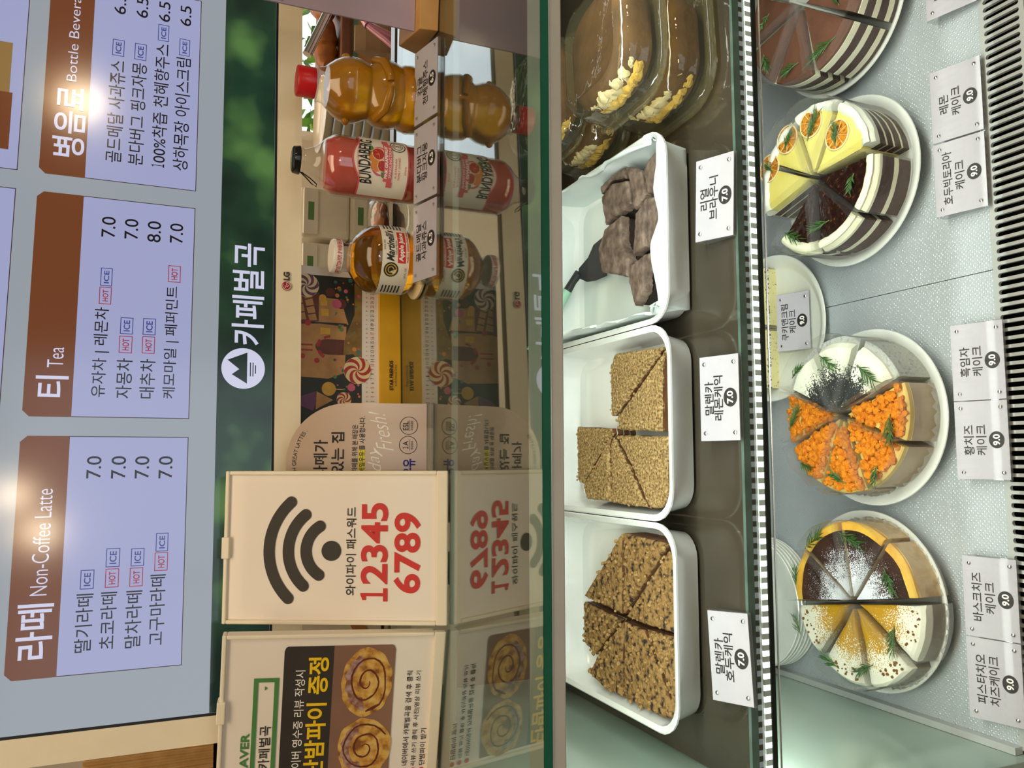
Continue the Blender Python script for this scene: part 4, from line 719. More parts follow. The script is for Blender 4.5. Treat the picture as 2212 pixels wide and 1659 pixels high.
# ------------------------------------------------------------ clear boxes of cream bread
def container(cx, cy, z, label, rot=0, s=1, seed=1, cut=True):
    w_ = .152 * s; t = thing('clear_box', label, 'food container', (cx, cy, z), (0, 0, R(rot)), 'clear lidded boxes stacked at the right end of the shelf')
    obj('base', MB().loft([rr(w_ - .03, w_ - .03, .035, .0004), rr(w_ - .012, w_ - .012, .04, .003), rr(w_ - .001, w_ - .001, .044, .0045), rr(w_, w_, .045, .0055), rr(w_ - .01, w_ - .01, .041, .0062), rr(w_ - .013, w_ - .013, .04, .0036), rr(w_ - .034, w_ - .034, .03, .0014)]), 'pet', t, smooth=True, label='gold-tinted clear base')
    L = [rr(w_, w_, .045, .0063), rr(w_ - .002, w_ - .002, .044, .009), rr(w_ - .009, w_ - .009, .042, .0095)]
    for j in range(4): zz = .0105 + j * .0038; L += [rr(w_ - .011 - j * .001, w_ - .011 - j * .001, .041, zz), rr(w_ - .0125 - j * .001, w_ - .0125 - j * .001, .041, zz + .0019)]
    L += [rr(w_ - .018, w_ - .018, .04, .034), rr(w_ - .022, w_ - .022, .039, .044), rr(w_ - .034, w_ - .034, .034, .0515), rr(w_ - .05, w_ - .05, .028, .0535), rr(w_ - .056, w_ - .056, .026, .052)]
    obj('lid', MB().loft(L, cap0=False), 'pet', t, smooth=True, label='clear domed lid')
    return t
def cocoa_bread(cx, cy, z, label, rot=0, s=1, seed=1):
    w_ = .118 * s; t = thing('cocoa_bread', label, 'bread', (cx, cy, z), (0, 0, R(rot)), 'cocoa cream breads in the clear boxes')
    def lp(k, zz, am=.006):
        o = []
        for x, y, q in rr(w_ * k, w_ * k * .97, .04 * k * s, zz, 8):
            n1 = noise.noise(Vector((x * 25, y * 25, seed + zz * 20))); o.append((x * (1 + n1 * am * 14 * .6), y * (1 + n1 * am * 14 * .6), zz + .0015 * n1))
        return o
    obj('bread_body', MB().loft([lp(.86, .001), lp(.95, .005), lp(.985, .014), lp(1, .024), lp(.985, .031), lp(.93, .037), lp(.8, .0405), lp(.55, .0425), lp(.2, .043)]), 'bread_cocoa', t, smooth=True, label='cocoa-dusted brown bread')
    r7 = random.Random(seed); cm, sg = MB(), MB(); h_ = w_ / 2
    for k in range(34):
        y = -.043 + .08 * k / 33; e_ = .016 * (abs(y) / .043) ** 2.4
        cm.blob((-h_ + .0055 + e_, y, .0265 + r7.uniform(-.002, .003)), r7.uniform(.0065, .009), .4, k + seed); sg.blob((-h_ + .003 + e_, y, .0155 + r7.uniform(-.002, .002)), r7.uniform(.006, .0085), .4, k + 30 + seed)
    obj('cream_filling', cm, 'bread_cream', t, smooth=True, label='white cream at the cut end'); obj('sponge', sg, 'bread_yellow', t, smooth=True, label='yellow sponge at the cut end')
    return t
SK = ((.434, .7265, SH + .0005, 4, 'lower clear box at the shelf front, under another box', 'cocoa bread inside the lower front box'), (.4385, .732, SH + .0552, 3, 'upper clear box at the shelf front with a big cocoa bread', 'largest cocoa bread, inside the upper front box'),
      (.4365, .889, SH + .0005, 2, 'lower clear box of the rear stack beside the parchment', 'cocoa bread in the lower rear box'), (.447, .893, SH + .0552, 2, 'upper clear box of the rear stack', 'cocoa bread in the upper rear box'))
for i, (x, y, z, a, la, lb_) in enumerate(SK):
    container(x, y, z, la, a); cocoa_bread(x, y, z + .005, lb_, a + (i * 7 % 5), 1.0, 3 + i)

# ------------------------------------------------------------ plates and round cakes on the lower deck
def plate(label, cx, cy, r=.11, z=DK, grp=None):
    k = r / .11
    o = obj('plate', MB().lathe([(.03 * k, .0012), (.07 * k, .0004), (.074 * k, 0), (.078 * k, .0008), (.09 * k, .006), (.1 * k, .0125), (.1085 * k, .0182), (.11 * k, .0195), (.1095 * k, .0208), (.107 * k, .021), (.1 * k, .0172), (.092 * k, .0112), (.088 * k, .0092), (.03 * k, .0085)], 72), 'plate', loc=(cx, cy, T + z + .0002), smooth=True)
    return tag_(o, label, 'plate', grp)
PG = 'round white plates under the cakes'
PA, PB, PC, PD, PE = (-.174, .774), (.052, .761), (.36, .781), (.595, .788), (.190, .937)
plate('white plate under the sugar-dusted and pistachio slices, nearest the side wall', *PA, grp=PG); plate('white plate under the orange crumb and black sesame slices', *PB, grp=PG)
plate('white plate under the yellow lemon and dark walnut slices', *PC, grp=PG); plate('white plate under the cocoa cake at the right end', *PD, grp=PG)
plate('rear white plate under the cookie cake, between two front plates', *PE, r=.107, grp=PG)
for i in range(6):
    o = obj('stacked_plate', MB().lathe([(.05, 0), (.06, 0), (.078, .005), (.0895, .0065), (.0905, .0075), (.0895, .0085), (.077, .0072), (.058, .0024), (.05, .0024)], 56, cap0=True, cap1=True), 'plate', loc=(-.2045 + .0006 * (i % 2), .968, T + DK + .0003 + i * .0062), smooth=True)
    tag_(o, ['lowest', 'second lowest', 'third lowest', 'third highest', 'second highest', 'topmost'][i] + ' white plate of the stack in the rear left corner', 'plate', 'stack of spare plates at the back of the deck')
def dust(name, base, col, r0, r1, scale=900, base2=None):        # powder that thins out away from the slice's point
    m = mat(name, base, base2, rough=.6, scale=60, bump=.12, bscale=90); n, l = m.node_tree.nodes, m.node_tree.links; b = n['Principled BSDF']
    tc = [x for x in n if x.type == 'TEX_COORD'][0]; ln = n.new('ShaderNodeVectorMath'); ln.operation = 'LENGTH'; sp = n.new('ShaderNodeVectorMath'); sp.operation = 'MULTIPLY'; sp.inputs[1].default_value = (1, 1, 0)
    l.new(tc.outputs['Object'], sp.inputs[0]); l.new(sp.outputs[0], ln.inputs[0])
    mr = n.new('ShaderNodeMapRange'); mr.inputs[1].default_value = r0; mr.inputs[2].default_value = r1; mr.inputs[3].default_value = .72; mr.inputs[4].default_value = .26; l.new(ln.outputs['Value'], mr.inputs[0])
    nz = n.new('ShaderNodeTexNoise'); nz.inputs['Scale'].default_value = scale; nz.inputs['Detail'].default_value = 2; l.new(tc.outputs['Object'], nz.inputs['Vector'])
    n2 = n.new('ShaderNodeTexNoise'); n2.inputs['Scale'].default_value = 70; l.new(tc.outputs['Object'], n2.inputs['Vector'])
    ad = n.new('ShaderNodeMath'); ad.operation = 'MULTIPLY_ADD'; ad.inputs[1].default_value = .35; l.new(n2.outputs['Fac'], ad.inputs[0]); l.new(mr.outputs[0], ad.inputs[2])
    sb = n.new('ShaderNodeMath'); sb.operation = 'SUBTRACT'; sb.inputs[1].default_value = .175; l.new(ad.outputs[0], sb.inputs[0])
    lt_ = n.new('ShaderNodeMapRange'); lt_.inputs[3].default_value = 0; lt_.inputs[4].default_value = 1
    df = n.new('ShaderNodeMath'); df.operation = 'SUBTRACT'; l.new(sb.outputs[0], df.inputs[0]); l.new(nz.outputs['Fac'], df.inputs[1])
    lt_.inputs[1].default_value = -.02; lt_.inputs[2].default_value = .05; l.new(df.outputs[0], lt_.inputs[0])
    mx = n.new('ShaderNodeMix'); mx.data_type = 'RGBA'; src = [x for x in n if x.type == 'VALTORGB'][0]
    l.new(lt_.outputs[0], mx.inputs[0]); l.new(src.outputs[0], mx.inputs[6]); mx.inputs[7].default_value = H(col); l.new(mx.outputs[2], b.inputs['Base Color']); M_[name] = m
dust('basque_top', '#2e1a12', '#eef0f4', .012, .075, 900, '#41251a'); dust('pist_top', '#f4f2dc', '#c08f16', .03, .088, 600); dust('sesame_top', '#f3f3dc', '#2c302e', .03, .068, 520)
def speck(name, base, col, scale, thr):
    m = mat(name, base, rough=.6, scale=30, bump=.2, bscale=120); n, l = m.node_tree.nodes, m.node_tree.links; b = n['Principled BSDF']; tc = [x for x in n if x.type == 'TEX_COORD'][0]
    nz = n.new('ShaderNodeTexNoise'); nz.inputs['Scale'].default_value = scale; nz.inputs['Detail'].default_value = 1; l.new(tc.outputs['Object'], nz.inputs['Vector'])
    mr = n.new('ShaderNodeMapRange'); mr.inputs[1].default_value = thr; mr.inputs[2].default_value = thr + .04; l.new(nz.outputs['Fac'], mr.inputs[0])
    mx = n.new('ShaderNodeMix'); mx.data_type = 'RGBA'; src = [x for x in n if x.type == 'VALTORGB'][0]
    l.new(mr.outputs[0], mx.inputs[0]); l.new(src.outputs[0], mx.inputs[6]); mx.inputs[7].default_value = H(col); l.new(mx.outputs[2], b.inputs['Base Color']); M_[name] = m
speck('cookie_cream', '#eeead2', '#2e2b2b', 240, .55); speck('cookie_sponge', '#e6dc9c', '#8a8468', 300, .66)
def wedge(R_, a0, a1, z0, z1, r0=0, n=9, nr=1, top=None, rnd_=0, ins=0, sidew=0, seed=0):
    """a sector from the point outwards; top(r, t) adds height; rnd_ rounds the outer top edge"""
    A = [R(a0 + (a1 - a0) * j / n) for j in range(n + 1)]; mb = MB()
    am = R((a0 + a1) / 2); half = R((a1 - a0) / 2); ap_ = ins / max(.05, math.sin(half))
    def P(r, a, z):
        t = (a - am) / half; rr_ = r - ins; x, y = ap_ * math.cos(am), ap_ * math.sin(am)
        w_ = sidew * noise.noise(Vector((r * 60, a * 6, z * 60 + seed))) if sidew else 0
        return (x + max(.0004, rr_ - ap_ + w_) * math.cos(a), y + max(.0004, rr_ - ap_ + w_) * math.sin(a), z)
    rs = [r0 + (R_ - r0) * i / nr for i in range(nr + 1)] if r0 else [.0008] + [R_ * (i + 1) / nr for i in range(nr)]
    rings = [[P(r, a, z0) for a in A] for r in (rs[0], rs[-1])]
    tops = []
    for i, r in enumerate(rs):
        row = []
        for a in A:
            z = z1 + (top(r / R_, (a - A[0]) / (A[-1] - A[0]), r, a) if top else 0)
            row.append(P(r - (rnd_ if (rnd_ and i == len(rs) - 1) else 0), a, z))
        tops.append(row)
    m = n + 1; vs = rings[0] + rings[1]; fs = [(j, m + j, m + j + 1, j + 1) for j in range(n)]
    o = len(vs)
    for row in tops: vs += row
    for i in range(len(rs) - 1):
        for j in range(n): fs.append((o + i * m + j, o + i * m + j + 1, o + (i + 1) * m + j + 1, o + (i + 1) * m + j))
    last = o + (len(rs) - 1) * m
    if rnd_:
        mid = len(vs); vs += [P(rs[-1], a, v[2] - rnd_) for a, v in zip(A, tops[-1])]
        for j in range(n): fs += [(last + j, last + j + 1, mid + j + 1, mid + j), (mid + j, mid + j + 1, m + j + 1, m + j)]
        fs += [tuple([0, m, mid] + [o + i * m for i in range(len(rs) - 1, -1, -1)]), tuple([n, m + n, mid + n] + [o + i * m + n for i in range(len(rs) - 1, -1, -1)])]
    else:
        for j in range(n): fs.append((last + j, last + j + 1, m + j + 1, m + j))
        fs += [tuple([0, m] + [o + i * m for i in range(len(rs) - 1, -1, -1)]), tuple([n, m + n] + [o + i * m + n for i in range(len(rs) - 1, -1, -1)])]
    for j in range(n): fs.append((j, j + 1, o + j + 1, o + j))
    return mb.add(vs, fs)
def film(t, R_, a0, a1, h, seed, lean=0):
    n = 14; A = [R(a0 + (a1 - a0) * j / n) for j in range(n + 1)]; d = .0012; mb = MB(); pts = []
    am = R((a0 + a1) / 2); half = R((a1 - a0) / 2); ap_ = -d / math.sin(half)
    pts.append((ap_ * math.cos(am), ap_ * math.sin(am)))
    for k in (.33, .66): pts.append((ap_ * math.cos(am) * (1 - k) + (R_ + d) * math.cos(A[0] - d / R_) * k, ap_ * math.sin(am) * (1 - k) + (R_ + d) * math.sin(A[0] - d / R_) * k))
    for a in A: pts.append(((R_ + d) * math.cos(a), (R_ + d) * math.sin(a)))
    for k in (.66, .33): pts.append((ap_ * math.cos(am) * (1 - k) + (R_ + d) * math.cos(A[-1] + d / R_) * k, ap_ * math.sin(am) * (1 - k) + (R_ + d) * math.sin(A[-1] + d / R_) * k))
    L = []
    for q, z in ((0, .002), (.5, h * .6), (1, h + .001), (1.6, h + .011)):
        L.append([(x * (1 + q * .012 * noise.noise(Vector((x * 40, y * 40, seed))) + (.012 if q > 1.5 else 0)), y * (1 + q * .012 * noise.noise(Vector((x * 40, y * 40, seed + 4)))), z + (.004 * noise.noise(Vector((x * 50, y * 50, seed + 8))) if q > 1.5 else 0)) for x, y in pts])
    obj('film_wrap', mb.loft(L, False, False), 'film', t, smooth=True, label='clear film around the slice')
def liner(t, R_, a0, a1, h, seed):
    n = 26; A = [R(a0 + (a1 - a0) * j / n) for j in range(n + 1)]; vs = []
    for j, a in enumerate(A):
        k = .0012 * math.sin(j * 1.9 + seed); vs += [((R_ + .001) * math.cos(a), (R_ + .001) * math.sin(a), .0004), ((R_ + .004 + k) * math.cos(a), (R_ + .004 + k) * math.sin(a), h + .0028 * math.sin(j * 1.25 + seed))]
    obj('paper_liner', MB().add(vs, [(2 * j, 2 * j + 2, 2 * j + 3, 2 * j + 1) for j in range(n)]), 'liner', t, smooth=True, label='scalloped paper liner')
def slice_(kind, label, c, a0, a1, seed, grp, R_=.094, gap=.006):
    am = R((a0 + a1) / 2); g = gap; ga = .8
    nm = {'basque': 'basque_cheesecake_slice', 'pist': 'pistachio_cheesecake_slice', 'sesame': 'sesame_cake_slice', 'cheese': 'crumb_cheesecake_slice', 'lemon': 'lemon_cake_slice', 'vic': 'walnut_chocolate_slice', 'tira': 'cocoa_layer_slice', 'cookie': 'cookie_cream_slice'}[kind]
    t = thing(nm, label, 'cake slice', (c[0] + g * math.cos(am), c[1] + g * math.sin(am), DK + .0092), group=grp); a0 += ga; a1 -= ga; r5 = random.Random(seed)
    nz = lambda k, s_: (lambda u, v, r, a: k * noise.noise(Vector((r * math.cos(a) * s_, r * math.sin(a) * s_, seed))))
    def layers(L, ins=0):
        for nm_, mt, z0, z1, dr in L: obj(nm_, wedge(R_ + dr, a0, a1, z0, z1, ins=ins, sidew=.0008, seed=seed), mt, t)
    if kind == 'basque':
        h = .047
        obj('cake_body', wedge(R_, a0, a1, .0005, h - .004, sidew=.0015, seed=seed), 'basque_side', t, label='pale baked side')
        obj('yellow_rim', wedge(R_ - .0005, a0, a1, h - .0042, h + .001, r0=R_ - .011, nr=3, top=lambda u, v, r, a: .0022 * math.sin(a * 9 + seed) * .6 + .001 * noise.noise(Vector((a * 9, r * 80, seed))), rnd_=.002), 'basque_rim', t, smooth=True, label='yellow cheesecake rim')
        obj('burnt_top', wedge(R_ - .009, a0, a1, h - .0042, h - .001, nr=8, n=12, top=nz(.0014, 45)), 'basque_top', t, smooth=True, label='dark burnt top dusted with sugar')
        liner(t, R_, a0, a1, .014, seed)
    elif kind == 'pist':
        h = .045
        obj('cake_body', wedge(R_, a0, a1, .0005, .031, sidew=.001, seed=seed), 'pist_side', t, label='greyish wrapped side')
        obj('cream_top', wedge(R_ - .001, a0, a1, .0308, h, nr=8, n=12, rnd_=.0035, top=lambda u, v, r, a: .0012 * noise.noise(Vector((r * 60, a * 8, seed))) - .003 * abs(2 * v - 1) ** 6), 'pist_top', t, smooth=True, label='cream top dusted with pistachio')
        mb = MB()
        for k in range(16):
            a = R(r5.uniform(a0 + 4, a1 - 4)); r = R_ * r5.uniform(.78, .93); mb.blob((r * math.cos(a), r * math.sin(a), h + .0003), r5.uniform(.0008, .0019), .5, k)
        o = obj('nut_bits', mb, 'pist_dark', t, label='chopped nuts near the rim'); o['kind'] = 'stuff'
        liner(t, R_, a0, a1, .015, seed)
    elif kind == 'sesame':
        h = .06
        obj('cake_body', wedge(R_, a0, a1, .0005, h - .009, sidew=.001, seed=seed), 'sesame_side', t, label='grey speckled side')
        obj('cream_top', wedge(R_ - .008, a0 + 1, a1 - 1, h - .0092, h, nr=9, n=12, rnd_=.006, top=lambda u, v, r, a: .004 * (u - .4) * math.sin(math.pi * v) + .0015 * noise.noise(Vector((r * 40, a * 5, seed)))), 'sesame_top', t, smooth=True, label='white cream top dusted with black sesame')
    elif kind == 'cheese':
        h = .053
        obj('cake_body', wedge(R_, a0, a1, .0005, .041, sidew=.001, seed=seed), 'cheese_wrap', t, label='paper-wrapped brownish side')
        obj('cheese_layer', wedge(R_ - .0005, a0, a1, .0408, h - .004, rnd_=.002), 'cheese', t, smooth=True, label='yellow cheese layer')
        mb = MB(); k = 0
        for i in range(210):
            a = R(r5.uniform(a0 + 1.5, a1 - 1.5)); r = (R_ - .004) * math.sqrt(r5.uniform(.01, 1)); s = r5.uniform(.0014, .0046) * (1.35 if i % 9 == 0 else 1)
            if r < .012: s *= .6
            mb.blob((r * math.cos(a), r * math.sin(a), h - .004 + r5.uniform(0, .0045)), s, .55, i + seed, .85)
        o = obj('orange_crumbs', mb, 'crumb_orange', t, smooth=True, label='orange cheese crumbs'); o['kind'] = 'stuff'
        liner(t, R_, a0, a1, .013, seed)
    elif kind == 'lemon':
        h = .064
        L = []; z = .0005
        for q in range(4): L += [('sponge_layer', 'sponge_dark', z, z + .0105, -.0015)]; z += .0105; L += [('cream_layer', 'cream', z - .0001, z + .0022, -.001)]; z += .0021
        layers(L)
        obj('lemon_top', wedge(R_ - .012, a0, a1, z, h, nr=5, top=lambda u, v, r, a: -.0012 * abs(2 * v - 1) ** 8), 'lemon_top', t, smooth=True, label='smooth yellow lemon top')
        obj('cut_coating', MB().loft([[(.004 * math.cos(R(a0)), .004 * math.sin(R(a0)), .001), ((R_ - .016) * math.cos(R(a0)), (R_ - .016) * math.sin(R(a0)), .001), ((R_ - .016) * math.cos(R(a0 - .9)), (R_ - .016) * math.sin(R(a0 - .9)), .001), (.004 * math.cos(R(a0 - .9)), .004 * math.sin(R(a0 - .9)), .001)], [(.004 * math.cos(R(a0)), .004 * math.sin(R(a0)), h - .0008), ((R_ - .016) * math.cos(R(a0)), (R_ - .016) * math.sin(R(a0)), h - .0008), ((R_ - .016) * math.cos(R(a0 - .9)), (R_ - .016) * math.sin(R(a0 - .9)), h - .0008), (.004 * math.cos(R(a0 - .9)), .004 * math.sin(R(a0 - .9)), h - .0008)]]), 'lemon_side', t, label='pale yellow cut side')
        obj('cream_border', wedge(R_ + .002, a0, a1, h - .012, h - .001, r0=R_ - .0135, nr=5, n=14, rnd_=.005, top=lambda u, v, r, a: .004 * math.sin(math.pi * min(1, max(0, (r - R_ + .0135) / .0155))) + .0012 * math.sin(a * 18 + seed) + .001 * noise.noise(Vector((a * 12, r * 90, seed)))), 'cream_white', t, smooth=True, label='whipped cream border')
    elif kind == 'vic':
        h = .062
        layers([('sponge_layer', 'sponge_dark', .0005, .021, -.0015), ('cream_layer', 'cream', .0209, .0275, -.001), ('sponge_layer', 'sponge_dark', .0274, .052, -.0015)])
        obj('chocolate_top', wedge(R_ - .012, a0, a1, .0518, h - .002, nr=16, n=20, top=lambda u, v, r, a: .0022 * noise.noise(Vector((r * math.cos(a) * 170, r * math.sin(a) * 170, seed)))), 'choc_nut', t, smooth=True, label='glossy chocolate top with nuts')
        obj('cream_border', wedge(R_ + .002, a0, a1, .0505, h - .003, r0=R_ - .0145, nr=5, n=14, rnd_=.0045, top=lambda u, v, r, a: .006 * math.sin(math.pi * min(1, max(0, (r - R_ + .0145) / .0165))) + .001 * noise.noise(Vector((a * 14, r * 80, seed)))), 'cream', t, smooth=True, label='thick cream border')
    elif kind == 'tira':
        h = .07; L = []; z = .0005
        for q in range(3): L += [('sponge_layer', 'sponge_dark', z, z + .0135, -.001)]; z += .0134; L += [('cream_layer', 'cream', z, z + (.0075 if q < 2 else .009), 0)]; z += .0074
        layers(L)
        obj('cocoa_top', wedge(R_ - .001, a0, a1, z + .001, h, nr=8, n=12, rnd_=.002, top=nz(.001, 50)), 'cocoa', t, smooth=True, label='cocoa-dusted top')
    elif kind == 'cookie':
        h = .07; L = []; z = .0005
        for q in range(3): L += [('sponge_layer', 'cookie_sponge', z, z + .014, -.001)]; z += .0139; L += [('cream_layer', 'cookie_cream', z, z + .0072, 0)]; z += .0071
        layers(L)
        obj('cream_top', wedge(R_ + .001, a0, a1, z, h, nr=5, rnd_=.003, top=nz(.001, 40)), 'cookie_cream', t, smooth=True, label='cream top with cookie bits')
        a = R((a0 + a1) / 2); obj('cookie_half', MB().lathe([(.014, 0), (.0145, .001), (.0145, .005), (.014, .006), (.001, .006)], 24, (R_ * .72 * math.cos(a), R_ * .72 * math.sin(a), h)), 'sesame', t, smooth=True, label='dark cookie on top')
    film(t, R_ + (.003 if kind in ('lemon', 'vic') else 0), a0, a1, h + .004, seed)
    return t
ca_ = (-.173, .767)
AN = [('basque', -36, 9, 'sugar-dusted dark slice on the right side of its plate'), ('basque', 9, 54, 'sugar-dusted dark slice at the rear right of its plate'), ('basque', 54, 99, 'sugar-dusted dark slice at the back, beside the stacked plates'), ('pist', 99, 142, 'pistachio slice at the back left, before the stacked plates'), ('pist', 144, 188, 'pistachio slice on the left of its plate'), ('pist', 189, 233, 'pistachio slice at the front left of its plate'), ('pist', 234, 279, 'pistachio slice at the front, above its own price tag'), ('basque', 279, 324, 'sugar-dusted dark slice at the front right with a wide yellow rim')]
for i, (k, a, b, lab) in enumerate(AN): slice_(k, lab, ca_, a, b, 100 + i, 'dark basque slices' if k == 'basque' else 'pistachio cream slices', gap=.009 if k == 'pist' else .006, R_=.091)
cb_ = (.0545, .768)
BN = [('sesame', -68, -23, 'black sesame slice at the front right, showing its grey side'), ('sesame', -23, 22, 'black sesame slice on the right side, between two others'), ('sesame', 22, 67, 'black sesame slice at the rear right, beside the cookie cake plate'), ('cheese', 67, 112, 'orange crumb slice at the rear of its plate'), ('cheese', 112, 157, 'orange crumb slice at the rear left of its plate'), ('cheese', 157, 202, 'orange crumb slice at the left of its plate'), ('cheese', 202, 247, 'orange crumb slice at the front left of its plate'), ('cheese', 247, 292, 'orange crumb slice at the front, showing its wrapped side')]
for i, (k, a, b, lab) in enumerate(BN): slice_(k, lab, cb_, a, b, 120 + i, 'black sesame slices' if k == 'sesame' else 'orange crumb cheesecake slices', R_=.09, gap=.007)
cc_ = (.361, .788)
CN = [('lemon', -84, -29, 'lemon slice at the front right, its pale cut side facing the dark slices'), ('lemon', -28, 19, 'lemon slice on the right side of its plate'), ('lemon', 20, 61, 'lemon slice at the rear right of its plate'), ('lemon', 62, 106, 'lemon slice at the very back of its plate'), ('vic', 135, 181, 'dark walnut slice at the left rear, beside the cookie cake plate'), ('vic', 181, 226, 'dark walnut slice in the middle of the three'), ('vic', 226, 272, 'dark walnut slice at the front, next to the lemon slice')]
for i, (k, a, b, lab) in enumerate(CN): slice_(k, lab, cc_, a, b, 140 + i, 'yellow lemon slices' if k == 'lemon' else 'dark walnut chocolate slices', R_=.089, gap=.007)
cd_ = (.595, .79)
DN = [(55, 99, 'cocoa slice farthest back on the right-end plate'), (100, 144, 'cocoa slice at the rear left of the right-end plate'), (145, 189, 'cocoa slice at the left, nearest the lemon cake'), (190, 234, 'cocoa slice at the front left showing its striped side'), (235, 279, 'cocoa slice at the front, cut by the right end of the view')]
for i, (a, b, lab) in enumerate(DN): slice_('tira', lab, cd_, a, b, 160 + i, 'cocoa layer cake slices', R_=.096, gap=.006)
ce_ = (.190, .932)
for i, (a, b, lab) in enumerate(((0, 44, 'cookie cream slice at the right, cut face to the front'), (45, 89, 'cookie cream slice at the rear right'), (91, 135, 'cookie cream slice at the rear left'), (136, 180, 'cookie cream slice at the left, cut face to the front'))): slice_('cookie', lab, ce_, a, b, 180 + i, 'cookie cream cake slices', R_=.085, gap=.004)

def sprig(x0, y0, x1, y1, z, label, seed):
    r6 = random.Random(seed); d = Vector((x1 - x0, y1 - y0, 0)); L = d.length * .98; d.normalize(); sd = Vector((-d.y, d.x, 0)); mb = MB()
    mb.tube([(0, 0, 0), tuple(d * L * .5 + Vector((0, 0, .0015))), tuple(d * L * .8 + Vector((0, 0, .002)))], [.0007, .0006, .0004], 6, 1)
    n = 22
    for i in range(n):
        u = .12 + .68 * i / n; b = d * L * u + Vector((0, 0, .0015)); s = (1 if i % 2 else -1); ln = L * r6.uniform(.32, .5); ang = r6.uniform(.25, .75) * s * (1.05 - .4 * u)
        t_ = (d * math.cos(ang) + sd * math.sin(ang)) * ln + Vector((0, 0, r6.uniform(-.0005, .006))); w_ = t_.cross(Vector((0, 0, 1))).normalized() * .00075; up = Vector((0, 0, .0007)); m_ = b + t_ * .5 + Vector((0, 0, .001))
        mb.add([b - w_ * .5, b + w_ * .5, b + up, m_ - w_, m_ + w_, m_ + up, b + t_], [(0, 3, 5, 2), (1, 2, 5, 4), (0, 1, 4, 3), (3, 6, 5), (5, 6, 4), (3, 4, 6)], 0)
    o = obj('rosemary_sprig', mb, ['rosemary', 'stem'], loc=(x0, y0, z + T), flip=True); return tag_(o, label, 'herb', 'rosemary sprigs on the cake slices')
SP = dict(A=[(-0.117, 0.844, -0.091, 0.807), (-0.091, 0.785, -0.106, 0.744), (-0.169, 0.861, -0.139, 0.86), (-0.127, 0.718, -0.157, 0.701), (-0.23, 0.858, -0.203, 0.866), (-0.258, 0.794, -0.245, 0.822), (-0.242, 0.741, -0.259, 0.767), (-0.191, 0.708, -0.226, 0.71)],
  B=[(0.106, 0.84, 0.122, 0.818), (0.13, 0.79, 0.109, 0.76), (0.112, 0.73, 0.084, 0.699), (0.039, 0.854, 0.07, 0.83), (-0.005, 0.836, -0.015, 0.811), (-0.03, 0.76, -0.016, 0.784), (-0.008, 0.712, -0.033, 0.715), (0.051, 0.69, 0.015, 0.69)],
  C=[(0.392, 0.86, 0.407, 0.87), (0.415, 0.836, 0.436, 0.818), (0.412, 0.795, 0.446, 0.77), (0.389, 0.748, 0.417, 0.743), (0.346, 0.724, 0.321, 0.73), (0.299, 0.766, 0.292, 0.799), (0.304, 0.846, 0.285, 0.812)],
  D=[(0.562, 0.866, 0.53, 0.853), (0.520, 0.799, 0.514, 0.83), (0.524, 0.735, 0.51, 0.781), (0.615, 0.852, 0.597, 0.867), (0.56, 0.727, 0.579, 0.735)])
SZ = dict(A=[.0475] * 4 + [.046] * 4, B=[.063, .063, .063] + [.058] * 5, C=[.0662, .0662, .0662, .0662, .0625, .0625, .0625], D=[.0712] * 5)
SLAB = dict(A=['the rear right sugar-dusted slice', 'the right-hand sugar-dusted slice', 'the back sugar-dusted slice by the stacked plates', 'the front sugar-dusted slice with a wide yellow rim', 'the back left pistachio slice', 'the left-hand pistachio slice', 'the front left pistachio slice', 'the front pistachio slice'],
  B=['the rear right black sesame slice', 'the middle black sesame slice', 'the front right black sesame slice', 'the rear orange crumb slice', 'the rear left orange crumb slice', 'the left-hand orange crumb slice', 'the front left orange crumb slice', 'the front orange crumb slice'],
  C=['the dried lemon slice at the very back', 'the second dried lemon slice from the back', 'the dried lemon slice on the right', 'the frontmost dried lemon slice', 'the front dark walnut slice', 'the middle dark walnut slice', 'the rear dark walnut slice'],
  D=['the rear left cocoa slice', 'the left-hand cocoa slice', 'the front left cocoa slice', 'the farthest back cocoa slice', 'the front cocoa slice'])
for k in 'ABCD':
    for i, q in enumerate(SP[k]): sprig(*q, DK + .0092 + SZ[k][i], 'green rosemary sprig on ' + SLAB[k][i], ord(k) * 10 + i)
for i, (x, y, lab) in enumerate(((.4, .868, 'dried lemon slice at the very back of the lemon cake'), (.428, .832, 'dried lemon slice second from the back on the lemon cake'), (.434, .788, 'dried lemon slice at the right of the lemon cake'), (.402, .745, 'frontmost dried lemon slice on the lemon cake'))):
    t = thing('dried_lemon_slice', lab, 'dried fruit', (x, y, DK + .0092 + .0642), group='dried lemon slices on the lemon cake'); r = .0195; h = .0016
    obj('flesh', MB().lathe([(r - .0018, .0002), (r - .0018, h * .8), (.001, h * .7)], 36), 'dried_flesh', t, smooth=True, label='orange dried flesh')
    obj('rind', MB().lathe([(r - .002, 0), (r, .0003), (r, h), (r - .001, h + .0004), (r - .002, h)], 36, cap0=False, cap1=False), 'dried_rind', t, smooth=True, label='pale rind')
    mb = MB()
    for k in range(9):
        a = k * math.pi * 2 / 9 + i; mb.tube([(.0015 * math.cos(a), .0015 * math.sin(a), h * .75), ((r - .002) * math.cos(a), (r - .002) * math.sin(a), h * .8)], .0003, 4)
    obj('membranes', mb, 'dried_rind', t)

